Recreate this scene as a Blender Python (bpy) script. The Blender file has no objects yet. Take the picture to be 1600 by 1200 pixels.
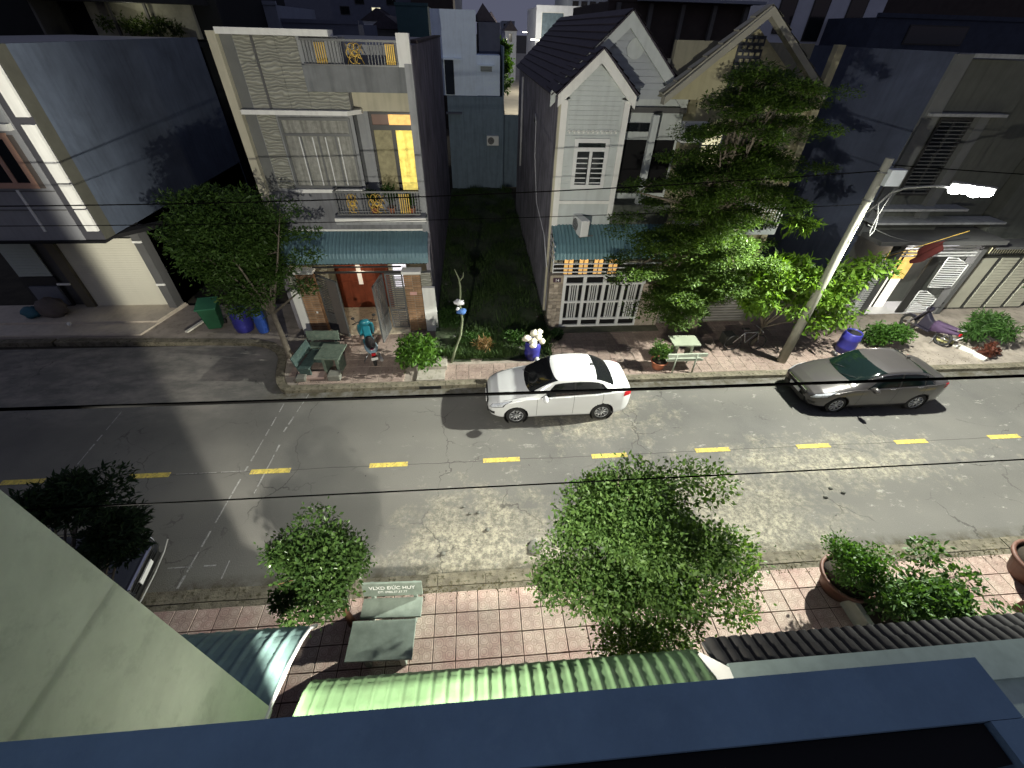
import bpy, math, random
import numpy as np
from mathutils import Vector, Matrix
R = math.radians
rnd = random.Random(11)
scn = bpy.context.scene

# ------------------------------------------------------------------ camera
cam_d = bpy.data.cameras.new('camera')
cam = bpy.data.objects.new('camera', cam_d)
scn.collection.objects.link(cam)
_r = Vector((0.9967471, -0.0773566, 0.0226083)); _u = Vector((0.0323528, 0.6409933, 0.7668643)); _f = Vector((0.0738138, 0.7636384, -0.6414109))
cam.matrix_world = Matrix(((_r.x, _u.x, -_f.x, 12.022), (_r.y, _u.y, -_f.y, -7.4802), (_r.z, _u.z, -_f.z, 8.968), (0, 0, 0, 1)))
cam_d.sensor_width = 36; cam_d.lens = 14.8855
cam_d.clip_start = 0.05; cam_d.clip_end = 2000
scn.camera = cam
scn.view_settings.view_transform = 'Standard'
scn.view_settings.look = 'None'
scn.view_settings.gamma = 1
scn.view_settings.use_curve_mapping = False
scn.view_settings.exposure = 0.0
scn.cycles.max_bounces = 5
scn.cycles.diffuse_bounces = 3
scn.cycles.glossy_bounces = 2
scn.cycles.transmission_bounces = 3
scn.cycles.transparent_max_bounces = 6
scn.cycles.caustics_reflective = False
scn.cycles.caustics_refractive = False
scn.cycles.sample_clamp_indirect = 3

# ------------------------------------------------------------------ dusk sky
W = bpy.data.worlds.new('World'); scn.world = W; W.use_nodes = True
wn = W.node_tree.nodes; wl = W.node_tree.links; wn.clear()
wo = wn.new('ShaderNodeOutputWorld'); bg = wn.new('ShaderNodeBackground')
sky = wn.new('ShaderNodeTexSky'); sky.sky_type = 'NISHITA'; sky.sun_disc = False
sky.sun_elevation = R(-2.0); sky.sun_rotation = R(200)
glow = wn.new('ShaderNodeMixRGB'); glow.blend_type = 'ADD'; glow.inputs[0].default_value = 1.0
glow.inputs[2].default_value = (0.66, 0.70, 1.02, 1)          # town glow on the night haze
wl.new(sky.outputs[0], glow.inputs[1]); wl.new(glow.outputs[0], bg.inputs[0])
bg.inputs[1].default_value = 0.145
wl.new(bg.outputs[0], wo.inputs[0])

# ------------------------------------------------------------------ helpers
def lamp(name, kind, loc, energy, col, size=0.1, parent=None, label=None, aim=None, spot=160, blend=0.6):
    d = bpy.data.lights.new(name, kind); d.energy = energy; d.color = col
    if kind == 'AREA': d.size = size
    else: d.shadow_soft_size = size
    o = bpy.data.objects.new(name, d); scn.collection.objects.link(o)
    o.location = loc
    if kind == 'SPOT': d.spot_size = R(spot); d.spot_blend = blend
    if aim is not None: o.rotation_euler = Vector(aim).to_track_quat('-Z', 'Y').to_euler()
    if parent is not None:
        o.parent = parent; o.location = Vector(loc) - parent.location
    return o

def empty(name, label, cat, loc=(0, 0, 0), rz=0, group=None):
    o = bpy.data.objects.new(name, None); scn.collection.objects.link(o)
    o.location = loc; o.rotation_euler = (0, 0, rz); o.empty_display_size = .1
    tag(o, label, cat, group)
    return o
def tag(o, label=None, cat=None, group=None, kind=None):
    if label: o['label'] = label
    if cat: o['category'] = cat
    if group: o['group'] = group
    if kind: o['kind'] = kind
    return o
def kids(o): return [c for c in bpy.data.objects if c.parent == o]
def copy_tree(o, parent=None, cache=None):
    c = o.copy(); scn.collection.objects.link(c)
    if parent is not None: c.parent = parent
    for ch in kids(o): copy_tree(ch, c)
    return c

MATS = {}
def mk(name, col, rough=.75, metal=0., var=.12, scale=2.0, bump=0., bscale=30., emit=None, es=1., stain=0., stain_col=None, spec=.4, rnd_obj=0., trans=0., alpha=None, streak=0., coat=0., damp=0.):
    if name in MATS: return MATS[name]
    m = bpy.data.materials.new(name); m.use_nodes = True
    n = m.node_tree.nodes; l = m.node_tree.links
    b = n['Principled BSDF']
    b.inputs['Roughness'].default_value = rough; b.inputs['Metallic'].default_value = metal
    b.inputs['Specular IOR Level'].default_value = spec
    if coat: b.inputs['Coat Weight'].default_value = coat; b.inputs['Coat Roughness'].default_value = .05
    tc = n.new('ShaderNodeTexCoord')
    c4 = (*col, 1)
    src = None
    if var > 0:
        no = n.new('ShaderNodeTexNoise'); no.inputs['Scale'].default_value = scale; no.inputs['Detail'].default_value = 6; no.inputs['Roughness'].default_value = .65
        l.new(tc.outputs['Object'], no.inputs['Vector'])
        rp = n.new('ShaderNodeMapRange'); rp.inputs[1].default_value = .3; rp.inputs[2].default_value = .7
        rp.inputs[3].default_value = 1 - var; rp.inputs[4].default_value = 1 + var
        l.new(no.outputs['Fac'], rp.inputs[0])
        mx = n.new('ShaderNodeMixRGB'); mx.blend_type = 'MULTIPLY'; mx.inputs[0].default_value = 1; mx.inputs[1].default_value = c4
        l.new(rp.outputs[0], mx.inputs[2]); src = mx.outputs[0]
    if streak > 0:
        mp = n.new('ShaderNodeMapping'); mp.inputs['Scale'].default_value = (4, 4, .35); l.new(tc.outputs['Object'], mp.inputs[0])
        ns = n.new('ShaderNodeTexNoise'); ns.inputs['Scale'].default_value = 1.6; ns.inputs['Detail'].default_value = 5; l.new(mp.outputs[0], ns.inputs['Vector'])
        r2 = n.new('ShaderNodeMapRange'); r2.inputs[1].default_value = .45; r2.inputs[2].default_value = .7; r2.inputs[3].default_value = 1; r2.inputs[4].default_value = 1 - streak
        l.new(ns.outputs['Fac'], r2.inputs[0])
        m3 = n.new('ShaderNodeMixRGB'); m3.blend_type = 'MULTIPLY'; m3.inputs[0].default_value = 1
        if src: l.new(src, m3.inputs[1])
        else: m3.inputs[1].default_value = c4
        l.new(r2.outputs[0], m3.inputs[2]); src = m3.outputs[0]
    if stain > 0:
        n2 = n.new('ShaderNodeTexNoise'); n2.inputs['Scale'].default_value = scale * 2.7; n2.inputs['Detail'].default_value = 8; n2.inputs['Roughness'].default_value = .7
        l.new(tc.outputs['Object'], n2.inputs['Vector'])
        r3 = n.new('ShaderNodeMapRange'); r3.inputs[1].default_value = .52; r3.inputs[2].default_value = .62; r3.inputs[4].default_value = stain
        l.new(n2.outputs['Fac'], r3.inputs[0])
        m4 = n.new('ShaderNodeMixRGB'); l.new(r3.outputs[0], m4.inputs[0])
        if src: l.new(src, m4.inputs[1])
        else: m4.inputs[1].default_value = c4
        m4.inputs[2].default_value = (*(stain_col or (.05, .05, .04)), 1); src = m4.outputs[0]
    if damp > 0:
        gp = n.new('ShaderNodeNewGeometry')
        n7 = n.new('ShaderNodeTexNoise'); n7.inputs['Scale'].default_value = .55; n7.inputs['Detail'].default_value = 9; n7.inputs['Roughness'].default_value = .62; n7.inputs['Distortion'].default_value = .6
        l.new(gp.outputs['Position'], n7.inputs['Vector'])
        r7 = n.new('ShaderNodeMapRange'); r7.inputs[1].default_value = .40; r7.inputs[2].default_value = .66; r7.inputs[3].default_value = 1 + damp * .5; r7.inputs[4].default_value = 1 - damp
        l.new(n7.outputs['Fac'], r7.inputs[0])
        m7 = n.new('ShaderNodeMixRGB'); m7.blend_type = 'MULTIPLY'; m7.inputs[0].default_value = 1
        if src: l.new(src, m7.inputs[1])
        else: m7.inputs[1].default_value = c4
        l.new(r7.outputs[0], m7.inputs[2]); src = m7.outputs[0]
    if rnd_obj > 0:
        oi = n.new('ShaderNodeObjectInfo'); r4 = n.new('ShaderNodeMapRange'); r4.inputs[3].default_value = 1 - rnd_obj; r4.inputs[4].default_value = 1 + rnd_obj
        l.new(oi.outputs['Random'], r4.inputs[0])
        m5 = n.new('ShaderNodeMixRGB'); m5.blend_type = 'MULTIPLY'; m5.inputs[0].default_value = 1
        if src: l.new(src, m5.inputs[1])
        else: m5.inputs[1].default_value = c4
        l.new(r4.outputs[0], m5.inputs[2]); src = m5.outputs[0]
    if src: l.new(src, b.inputs['Base Color'])
    else: b.inputs['Base Color'].default_value = c4
    if bump > 0:
        nb = n.new('ShaderNodeTexNoise'); nb.inputs['Scale'].default_value = bscale; nb.inputs['Detail'].default_value = 4
        l.new(tc.outputs['Object'], nb.inputs['Vector'])
        bp = n.new('ShaderNodeBump'); bp.inputs['Strength'].default_value = bump; bp.inputs['Distance'].default_value = .02
        l.new(nb.outputs['Fac'], bp.inputs['Height']); l.new(bp.outputs[0], b.inputs['Normal'])
    if emit:
        if var > 0 and src:
            nm = n.new('ShaderNodeMixRGB'); nm.blend_type = 'DIVIDE'; nm.inputs[0].default_value = 1; nm.inputs[2].default_value = c4; l.new(src, nm.inputs[1])
            n6 = n.new('ShaderNodeMixRGB'); n6.blend_type = 'MULTIPLY'; n6.inputs[0].default_value = 1; n6.inputs[1].default_value = (*emit, 1); l.new(nm.outputs[0], n6.inputs[2]); l.new(n6.outputs[0], b.inputs['Emission Color'])
        b.inputs['Emission Color'].default_value = (*emit, 1); b.inputs['Emission Strength'].default_value = es
    if trans: b.inputs['Transmission Weight'].default_value = trans
    if alpha is not None: b.inputs['Alpha'].default_value = alpha
    MATS[name] = m
    return m

def root_loc(p):
    if p is None: return Vector((0, 0, 0))
    while p.parent is not None: p = p.parent
    return p.location.copy()

class MB:
    def __init__(s): s.v = []; s.f = []; s.m = []; s.sm = []; s.cur = 0
    def face(s, idx, smooth=False): s.f.append(tuple(idx)); s.m.append(s.cur); s.sm.append(smooth)
    def box(s, x0, x1, y0, y1, z0, z1):
        b = len(s.v)
        s.v += [(x0, y0, z0), (x1, y0, z0), (x1, y1, z0), (x0, y1, z0), (x0, y0, z1), (x1, y0, z1), (x1, y1, z1), (x0, y1, z1)]
        for q in ((0, 3, 2, 1), (4, 5, 6, 7), (0, 1, 5, 4), (1, 2, 6, 5), (2, 3, 7, 6), (3, 0, 4, 7)): s.face([b + i for i in q])
        return s
    def obox(s, c, size, M=None):
        b = len(s.v); hx, hy, hz = size[0] / 2, size[1] / 2, size[2] / 2; c = Vector(c)
        for p in ((-hx, -hy, -hz), (hx, -hy, -hz), (hx, hy, -hz), (-hx, hy, -hz), (-hx, -hy, hz), (hx, -hy, hz), (hx, hy, hz), (-hx, hy, hz)):
            q = Vector(p)
            if M is not None: q = M @ q
            s.v.append(tuple(c + q))
        for q in ((0, 3, 2, 1), (4, 5, 6, 7), (0, 1, 5, 4), (1, 2, 6, 5), (2, 3, 7, 6), (3, 0, 4, 7)): s.face([b + i for i in q])
        return s
    def cyl(s, p0, p1, r0, r1=None, n=10, cap=True, smooth=True):
        if r1 is None: r1 = r0
        p0 = Vector(p0); p1 = Vector(p1); d = (p1 - p0).normalized()
        a = d.orthogonal().normalized(); c = d.cross(a); b = len(s.v)
        for p, r in ((p0, r0), (p1, r1)):
            for i in range(n):
                t = 2 * math.pi * i / n; s.v.append(tuple(p + a * math.cos(t) * r + c * math.sin(t) * r))
        for i in range(n):
            j = (i + 1) % n; s.face((b + i, b + j, b + n + j, b + n + i), smooth)
        if cap: s.face([b + i for i in range(n)][::-1]); s.face([b + n + i for i in range(n)])
        return s
    def tube(s, pts, r, n=6, cap=True):
        pts = [Vector(p) for p in pts]; rs = r if isinstance(r, (list, tuple)) else [r] * len(pts); b = len(s.v); a = None
        for k, p in enumerate(pts):
            d = (pts[min(k + 1, len(pts) - 1)] - pts[max(k - 1, 0)]).normalized()
            a = d.orthogonal().normalized() if a is None else (a - d * a.dot(d)).normalized()
            c = d.cross(a)
            for i in range(n):
                t = 2 * math.pi * i / n; s.v.append(tuple(p + a * math.cos(t) * rs[k] + c * math.sin(t) * rs[k]))
        for k in range(len(pts) - 1):
            for i in range(n):
                j = (i + 1) % n; o = b + k * n; s.face((o + i, o + j, o + n + j, o + n + i), True)
        if cap: s.face([b + i for i in range(n)][::-1]); o = b + (len(pts) - 1) * n; s.face([o + i for i in range(n)])
        return s
    def prism(s, poly, vec):
        b = len(s.v); n = len(poly); vec = Vector(vec)
        s.v += [tuple(p) for p in poly]; s.v += [tuple(Vector(p) + vec) for p in poly]
        s.face([b + i for i in range(n)]); s.face([b + n + i for i in range(n)][::-1])
        for i in range(n): j = (i + 1) % n; s.face((b + j, b + i, b + n + i, b + n + j))
        return s
    def lathe(s, prof, c=(0, 0, 0), n=24, cap=True):
        b = len(s.v); c = Vector(c)
        for r, z in prof:
            for i in range(n): t = 2 * math.pi * i / n; s.v.append((c.x + math.cos(t) * r, c.y + math.sin(t) * r, c.z + z))
        for k in range(len(prof) - 1):
            for i in range(n): j = (i + 1) % n; o = b + k * n; s.face((o + i, o + j, o + n + j, o + n + i), True)
        if cap:
            s.face([b + i for i in range(n)][::-1]); o = b + (len(prof) - 1) * n; s.face([o + i for i in range(n)])
        return s
    def blob(s, c, r, n=12, m=8, jit=0., squash=(1, 1, 1)):
        b = len(s.v); c = Vector(c)
        for k in range(m + 1):
            ph = math.pi * k / m
            for i in range(n):
                t = 2 * math.pi * i / n; rr = r * (1 + jit * (rnd.random() - .5) * 2)
                s.v.append((c.x + rr * math.sin(ph) * math.cos(t) * squash[0], c.y + rr * math.sin(ph) * math.sin(t) * squash[1], c.z + rr * math.cos(ph) * squash[2]))
        for k in range(m):
            for i in range(n): j = (i + 1) % n; o = b + k * n; s.face((o + i, o + n + i, o + n + j, o + j), True)
        return s
    def quad(s, a, b_, c, d):
        b = len(s.v); s.v += [tuple(a), tuple(b_), tuple(c), tuple(d)]; s.face((b, b + 1, b + 2, b + 3)); return s
    def grid(s, P, smooth=True, close=False):
        b = len(s.v); nu = len(P); nv = len(P[0])
        for row in P: s.v += [tuple(p) for p in row]
        for i in range(nu - 1):
            for j in range(nv - 1): s.face((b + i * nv + j, b + (i + 1) * nv + j, b + (i + 1) * nv + j + 1, b + i * nv + j + 1), smooth)
        return s
    def build(s, name, mat, parent=None, kind=None, label=None, bevel=0):
        me = bpy.data.meshes.new(name); off = root_loc(parent)
        me.from_pydata([(x - off.x, y - off.y, z - off.z) for x, y, z in s.v], [], s.f)
        mats = mat if isinstance(mat, (list, tuple)) else [mat]
        for m in mats: me.materials.append(m)
        if len(mats) > 1: me.polygons.foreach_set('material_index', s.m)
        me.polygons.foreach_set('use_smooth', s.sm); me.update()
        o = bpy.data.objects.new(name, me); scn.collection.objects.link(o)
        if parent is not None: o.parent = parent
        if kind: o['kind'] = kind
        if label: o['label'] = label
        if bevel:
            bv = o.modifiers.new('bevel', 'BEVEL'); bv.width = bevel; bv.segments = 2; bv.limit_method = 'ANGLE'
        return o
def bx(name, mat, parent, *a, **k):
    return MB().box(*a).build(name, mat, parent, **k)
def put(src, parent, loc, name=None, rot=None):
    """a further piece sharing src's mesh"""
    o = bpy.data.objects.new(name or src.name.split('.')[0], src.data); scn.collection.objects.link(o)
    o.parent = parent; o.location = loc
    if rot: o.rotation_euler = rot
    return o
def text(name, body, size, mat, parent, M, ext=.002, align='CENTER'):
    c = bpy.data.curves.new(name, 'FONT'); c.body = body; c.size = size; c.extrude = ext; c.align_x = align; c.align_y = 'CENTER'; c.offset = size * .006
    c.materials.append(mat); o = bpy.data.objects.new(name, c); scn.collection.objects.link(o)
    bpy.context.view_layer.update()
    me = bpy.data.meshes.new_from_object(o.evaluated_get(bpy.context.evaluated_depsgraph_get())); bpy.data.objects.remove(o)
    o = bpy.data.objects.new(name, me); scn.collection.objects.link(o)
    o.parent = parent; M = M.copy(); M.translation = M.translation - root_loc(parent); o.matrix_local = M
    return o
def arr(name, V, F, mats, parent, tone=None, smooth=False, kind=None):
    me = bpy.data.meshes.new(name); V = np.asarray(V, 'f'); F = np.asarray(F, 'i')
    off = root_loc(parent); V = V - np.array([off.x, off.y, off.z], 'f'); k = F.shape[1]
    me.vertices.add(len(V)); me.vertices.foreach_set('co', V.ravel())
    me.loops.add(F.size); me.loops.foreach_set('vertex_index', F.ravel())
    me.polygons.add(len(F)); me.polygons.foreach_set('loop_start', np.arange(0, F.size, k, dtype='i'))
    try: me.polygons.foreach_set('loop_total', np.full(len(F), k, 'i'))
    except Exception: pass
    if tone is not None:
        a = me.attributes.new('tone', 'FLOAT', 'POINT'); a.data.foreach_set('value', np.asarray(tone, 'f'))
    me.materials.append(mats); me.update(calc_edges=True)
    if smooth: me.polygons.foreach_set('use_smooth', np.ones(len(F), bool))
    o = bpy.data.objects.new(name, me); scn.collection.objects.link(o)
    if parent is not None: o.parent = parent
    if kind: o['kind'] = kind
    return o

# ------------------------------------------------------------------ lamp beams: street lamp and assumed flood lamp
def shaped(o, mode):
    """the beam of a lamp: 'street' throws more sideways than down, little behind it and nothing upwards;
    'flood' throws mostly straight ahead (towards +Y)"""
    d = o.data; d.use_nodes = True; n = d.node_tree.nodes; l = d.node_tree.links
    em = n['Emission']; g = n.new('ShaderNodeNewGeometry'); s = n.new('ShaderNodeSeparateXYZ'); l.new(g.outputs['Incoming'], s.inputs[0])
    def M(op, a, b):
        t = n.new('ShaderNodeMath'); t.operation = op
        for i, q in enumerate((a, b)):
            if isinstance(q, (int, float)): t.inputs[i].default_value = q
            else: l.new(q, t.inputs[i])
        return t.outputs[0]
    def rng(x, a, b, c, e):
        r = n.new('ShaderNodeMapRange'); r.interpolation_type = 'SMOOTHSTEP'
        for i, q in enumerate((a, b, c, e)): r.inputs[i + 1].default_value = q
        l.new(x, r.inputs[0]); return r.outputs[0]
    if mode == 'street':
        dn = M('MULTIPLY', s.outputs['Z'], -1.)
        k = M('POWER', M('MAXIMUM', dn, .34), -2.3)
        k = M('MULTIPLY', k, rng(dn, .20, .45, .02, 1.))
        k = M('MULTIPLY', k, rng(s.outputs['Y'], .20, .66, 1., .03))
    else:
        k = M('POWER', M('MAXIMUM', s.outputs['Y'], .02), 1.7)
        h = M('SQRT', M('ADD', M('MULTIPLY', s.outputs['X'], s.outputs['X']), M('MULTIPLY', s.outputs['Y'], s.outputs['Y'])), 0.)
        az = M('DIVIDE', s.outputs['X'], h)
        k = M('MULTIPLY', k, rng(az, -.645, -.618, .0022, 1.))  # beam cut added to keep the pale side wall from burning out
        k = M('MULTIPLY', k, rng(az, -.60, -.35, 1.35, 1.))  # milder added lobe that lifts the left side
        k = M('MULTIPLY', k, M('ADD', M('MULTIPLY', rng(az, -.60, -.50, 3.2, 0.), rng(s.outputs['Z'], -.36, -.14, 0.34, 1.)), 1.))  # added lobe that brightens the far-left house front
        k = M('MULTIPLY', k, rng(az, .35, .78, 1., 2.4))  # added lobe that brightens the near tree and the right side
    l.new(k, em.inputs['Strength'])
# ------------------------------------------------------------------ ground, road, pavements
def road_material():
    m = bpy.data.materials.new('asphalt'); m.use_nodes = True; n = m.node_tree.nodes; l = m.node_tree.links; b = n['Principled BSDF']
    g = n.new('ShaderNodeNewGeometry'); sp = n.new('ShaderNodeSeparateXYZ'); l.new(g.outputs['Position'], sp.inputs[0])
    def noise(sc, det=8, ro=.65, vec=None):
        t = n.new('ShaderNodeTexNoise'); t.inputs['Scale'].default_value = sc; t.inputs['Detail'].default_value = det; t.inputs['Roughness'].default_value = ro
        l.new(vec or g.outputs['Position'], t.inputs['Vector']); return t.outputs['Fac']
    def rng(s, a, b_, c=0., d=1.):
        r = n.new('ShaderNodeMapRange'); r.inputs[1].default_value = a; r.inputs[2].default_value = b_; r.inputs[3].default_value = c; r.inputs[4].default_value = d; r.clamp = True
        l.new(s, r.inputs[0]); return r.outputs[0]
    def math_(op, a, b_):
        t = n.new('ShaderNodeMath'); t.operation = op
        for i, q in enumerate((a, b_)):
            if isinstance(q, (int, float)): t.inputs[i].default_value = q
            else: l.new(q, t.inputs[i])
        return t.outputs[0]
    def mix(f, a, b_):
        t = n.new('ShaderNodeMixRGB')
        for i, q in enumerate((f, a, b_)):
            if isinstance(q, (int, float)): t.inputs[i].default_value = q
            elif isinstance(q, tuple): t.inputs[i].default_value = (*q, 1)
            else: l.new(q, t.inputs[i])
        return t.outputs[0]
    fine = rng(noise(38, 5, .85), .36, .66); mid = rng(noise(.55, 6), .35, .65); big = rng(noise(.16, 3), .4, .62)
    base = mix(mid, (.095, .094, .090), (.140, .137, .128)); base = mix(big, base, (.155, .150, .135))
    base = mix(math_('MULTIPLY', fine, .45), base, (.18, .175, .16))
    # pale cement spilt and ground into the surface along the near kerb
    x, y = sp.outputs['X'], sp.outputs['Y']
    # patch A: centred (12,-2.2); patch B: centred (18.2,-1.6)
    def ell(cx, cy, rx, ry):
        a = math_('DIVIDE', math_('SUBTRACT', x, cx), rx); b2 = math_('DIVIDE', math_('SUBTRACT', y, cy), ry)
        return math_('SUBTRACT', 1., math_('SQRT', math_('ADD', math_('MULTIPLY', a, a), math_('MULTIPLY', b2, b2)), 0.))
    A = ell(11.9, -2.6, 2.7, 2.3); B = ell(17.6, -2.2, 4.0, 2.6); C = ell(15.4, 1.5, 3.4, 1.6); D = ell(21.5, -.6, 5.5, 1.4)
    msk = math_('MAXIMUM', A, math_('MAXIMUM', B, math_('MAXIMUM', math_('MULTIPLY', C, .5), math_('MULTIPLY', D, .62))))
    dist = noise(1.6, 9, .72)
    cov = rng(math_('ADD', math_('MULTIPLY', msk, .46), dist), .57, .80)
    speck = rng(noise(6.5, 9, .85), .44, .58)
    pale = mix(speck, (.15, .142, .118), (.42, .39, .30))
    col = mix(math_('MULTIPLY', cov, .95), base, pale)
    # scattered white lime splashes all along, drawn out by wheels
    mp = n.new('ShaderNodeMapping'); mp.inputs['Scale'].default_value = (.75, 1.5, 1); mp.inputs['Rotation'].default_value = (0, 0, R(-25)); l.new(g.outputs['Position'], mp.inputs[0])
    lime = rng(noise(2.1, 10, .78, mp.outputs[0]), .585, .66)
    right = rng(x, 8, 14, .0, .75)
    col = mix(math_('MULTIPLY', lime, right), col, (.42, .41, .36))
    # the bay on the left: dusty, mottled
    bay = math_('MULTIPLY', rng(x, 5.6, 4.2), rng(y, 1.6, 3.4)); bn = rng(noise(1.15, 8, .72, mp.outputs[0]), .42, .62)
    col = mix(math_('MULTIPLY', bay, math_('MULTIPLY', bn, .9)), col, (.27, .25, .225))
    lft = math_('MULTIPLY', rng(x, 7.5, 5.5), math_('SUBTRACT', 1., bay))
    # damp mossy gutter dirt beside the kerbs
    gut = math_('MAXIMUM', rng(y, 2.5, 2.95), rng(y, -2.75, -3.05)); gut = math_('MULTIPLY', gut, rng(x, 5.0, 5.9))
    col = mix(math_('MULTIPLY', gut, rng(noise(2.6, 7, .7), .38, .6)), col, (.062, .055, .035))
    # hairline cracks, and a long joint beside the dashes
    vo = n.new('ShaderNodeTexVoronoi'); vo.feature = 'DISTANCE_TO_EDGE'; vo.inputs['Scale'].default_value = .42; vo.inputs['Randomness'].default_value = 1
    wv = n.new('ShaderNodeTexNoise'); wv.inputs['Scale'].default_value = 1.5; wv.inputs['Detail'].default_value = 5; l.new(g.outputs['Position'], wv.inputs['Vector'])
    va = n.new('ShaderNodeVectorMath'); va.operation = 'SCALE'; va.inputs[3].default_value = .9; l.new(wv.outputs['Color'], va.inputs[0])
    vb = n.new('ShaderNodeVectorMath'); vb.operation = 'ADD'; l.new(g.outputs['Position'], vb.inputs[0]); l.new(va.outputs[0], vb.inputs[1]); l.new(vb.outputs[0], vo.inputs['Vector'])
    ck_ = math_('MULTIPLY', math_('LESS_THAN', vo.outputs['Distance'], .006), rng(noise(.5, 3), .48, .6)); col = mix(math_('MULTIPLY', ck_, .55), col, (.035, .034, .03))
    jt = math_('LESS_THAN', math_('ABSOLUTE', math_('ADD', y, math_('MULTIPLY', math_('SUBTRACT', noise(.8, 3), .5), .12)), 0.), .011); col = mix(math_('MULTIPLY', jt, .6), col, (.04, .038, .034))
    # broad tyre-polished and oily bands
    tr_ = rng(math_('ABSOLUTE', math_('SUBTRACT', math_('ABSOLUTE', y, 0.), 1.6), 0.), .25, .75, 1., 0.); col = mix(math_('MULTIPLY', tr_, .16), col, (.05, .049, .046))
    # dark stones and oil spots
    dk = rng(noise(7.5, 2, .4), .755, .79); col = mix(math_('MULTIPLY', dk, .8), col, (.03, .03, .028))
    l.new(col, b.inputs['Base Color']); b.inputs['Roughness'].default_value = .85; b.inputs['Specular IOR Level'].default_value = .25
    bp = n.new('ShaderNodeBump'); bp.inputs['Strength'].default_value = .35; bp.inputs['Distance'].default_value = .012
    l.new(math_('ADD', fine, math_('MULTIPLY', cov, .6)), bp.inputs['Height']); l.new(bp.outputs[0], b.inputs['Normal'])
    return m
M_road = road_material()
M_soil = mk('soil', (.045, .04, .028), .95, var=.4, scale=1.5, bump=.6, bscale=12)
M_conc = mk('concrete', (.30, .28, .24), .9, var=.22, scale=2.2, bump=.35, bscale=25, stain=.55, stain_col=(.11, .10, .06))
M_kerb = mk('kerb_concrete', (.145, .13, .095), .9, var=.45, scale=3, bump=.6, bscale=30, stain=.9, stain_col=(.045, .042, .020))

ground = MB().quad((-700, -700, -.06), (900, -700, -.06), (900, 1200, -.06), (-700, 1200, -.06)).build('ground', M_soil, kind='structure')
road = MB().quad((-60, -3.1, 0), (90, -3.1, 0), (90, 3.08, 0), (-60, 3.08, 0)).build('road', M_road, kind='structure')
bay = MB()
bay.v = [(-60, 3.08, .004)]
pts = [(-60, 3.08), (5.85, 3.08), (5.62, 3.3), (5.45, 3.6), (5.3, 4.0), (5.2, 4.5), (5.05, 4.95), (4.8, 5.35), (4.4, 5.65), (3.9, 5.8), (2.4, 5.9), (-60, 6.3)]
bay.v = [(a, b, 0.0) for a, b in pts]; bay.face(range(len(pts)))
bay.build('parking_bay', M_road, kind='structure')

# painted centre dashes, worn
M_yel = mk('yellow_paint', (.58, .46, .10), .85, var=.35, scale=7, stain=.9, stain_col=(.17, .155, .12))
M_wht = mk('worn_white_line', (.30, .30, .29), .85, var=.3, scale=10, stain=.9, stain_col=(.08, .078, .074))
dash = MB().box(0, 1, -.075, .075, .0, .006).build('lane_marking', M_yel, road)
for k in range(-5, 14):
    o = dash if k == -5 else put(dash, road, (0, 0, 0), 'lane_marking')
    o.location = (3 * k + .02 * math.sin(k * 5.1), .02 * math.sin(k * 2.3), .002)
    o['kind'] = 'structure'
def worn_line(p, q, w=.045):
    p = Vector((*p, 0)); q = Vector((*q, 0)); d = (q - p); L = d.length; d.normalize(); s = Vector((-d.y, d.x, 0)); mb = MB(); t = 0
    while t < L:
        e = min(L, t + rnd.uniform(.15, .6)); ww = w * rnd.uniform(.35, 1)
        a = p + d * t; b = p + d * e
        mb.prism([(*(a - s * ww / 2).xy, .003), (*(b - s * ww / 2).xy, .003), (*(b + s * ww / 2).xy, .003), (*(a + s * ww / 2).xy, .003)], (0, 0, .003)); t = e + rnd.uniform(.0, .25)
    mb.build('parking_line', M_wht, road, kind='structure')
worn_line((5.98, 2.6), (5.67, -3.0)); worn_line((6.6, 3.0), (6.36, 1.4)); worn_line((6.41, .9), (6.33, -.7)); worn_line((1.36, 2.5), (1.46, .3))
worn_line((5.25, -2.54), (6.42, -2.54), .05); worn_line((6.47, -2.45), (6.47, -2.85), .05); worn_line((3.7, .02), (5.9, .02), .03)

# near kerb, far kerb
def kerb_run(name, y0, y1, x0, x1, top, step=1.0):
    par = None
    first = None
    mb = MB().box(0, step - .012, 0, y1 - y0, -.05, top); mb_o = None
    x = x0; k = 0
    root = bpy.data.objects.new(name, None); scn.collection.objects.link(root); root['kind'] = 'structure'
    while x < x1 - .01:
        if first is None: first = mb.build('kerb_stone', M_kerb, root); o = first
        else: o = put(first, root, (0, 0, 0), 'kerb_stone')
        o.location = (x, y0 + rnd.uniform(-.006, .006), rnd.uniform(-.008, .006)); x += step
    return root
kerb_run('kerb_far', 3.08, 3.34, 5.9, 44, .13)
kerb_run('kerb_near', -3.36, -3.1, -4, 32, .12)
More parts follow.
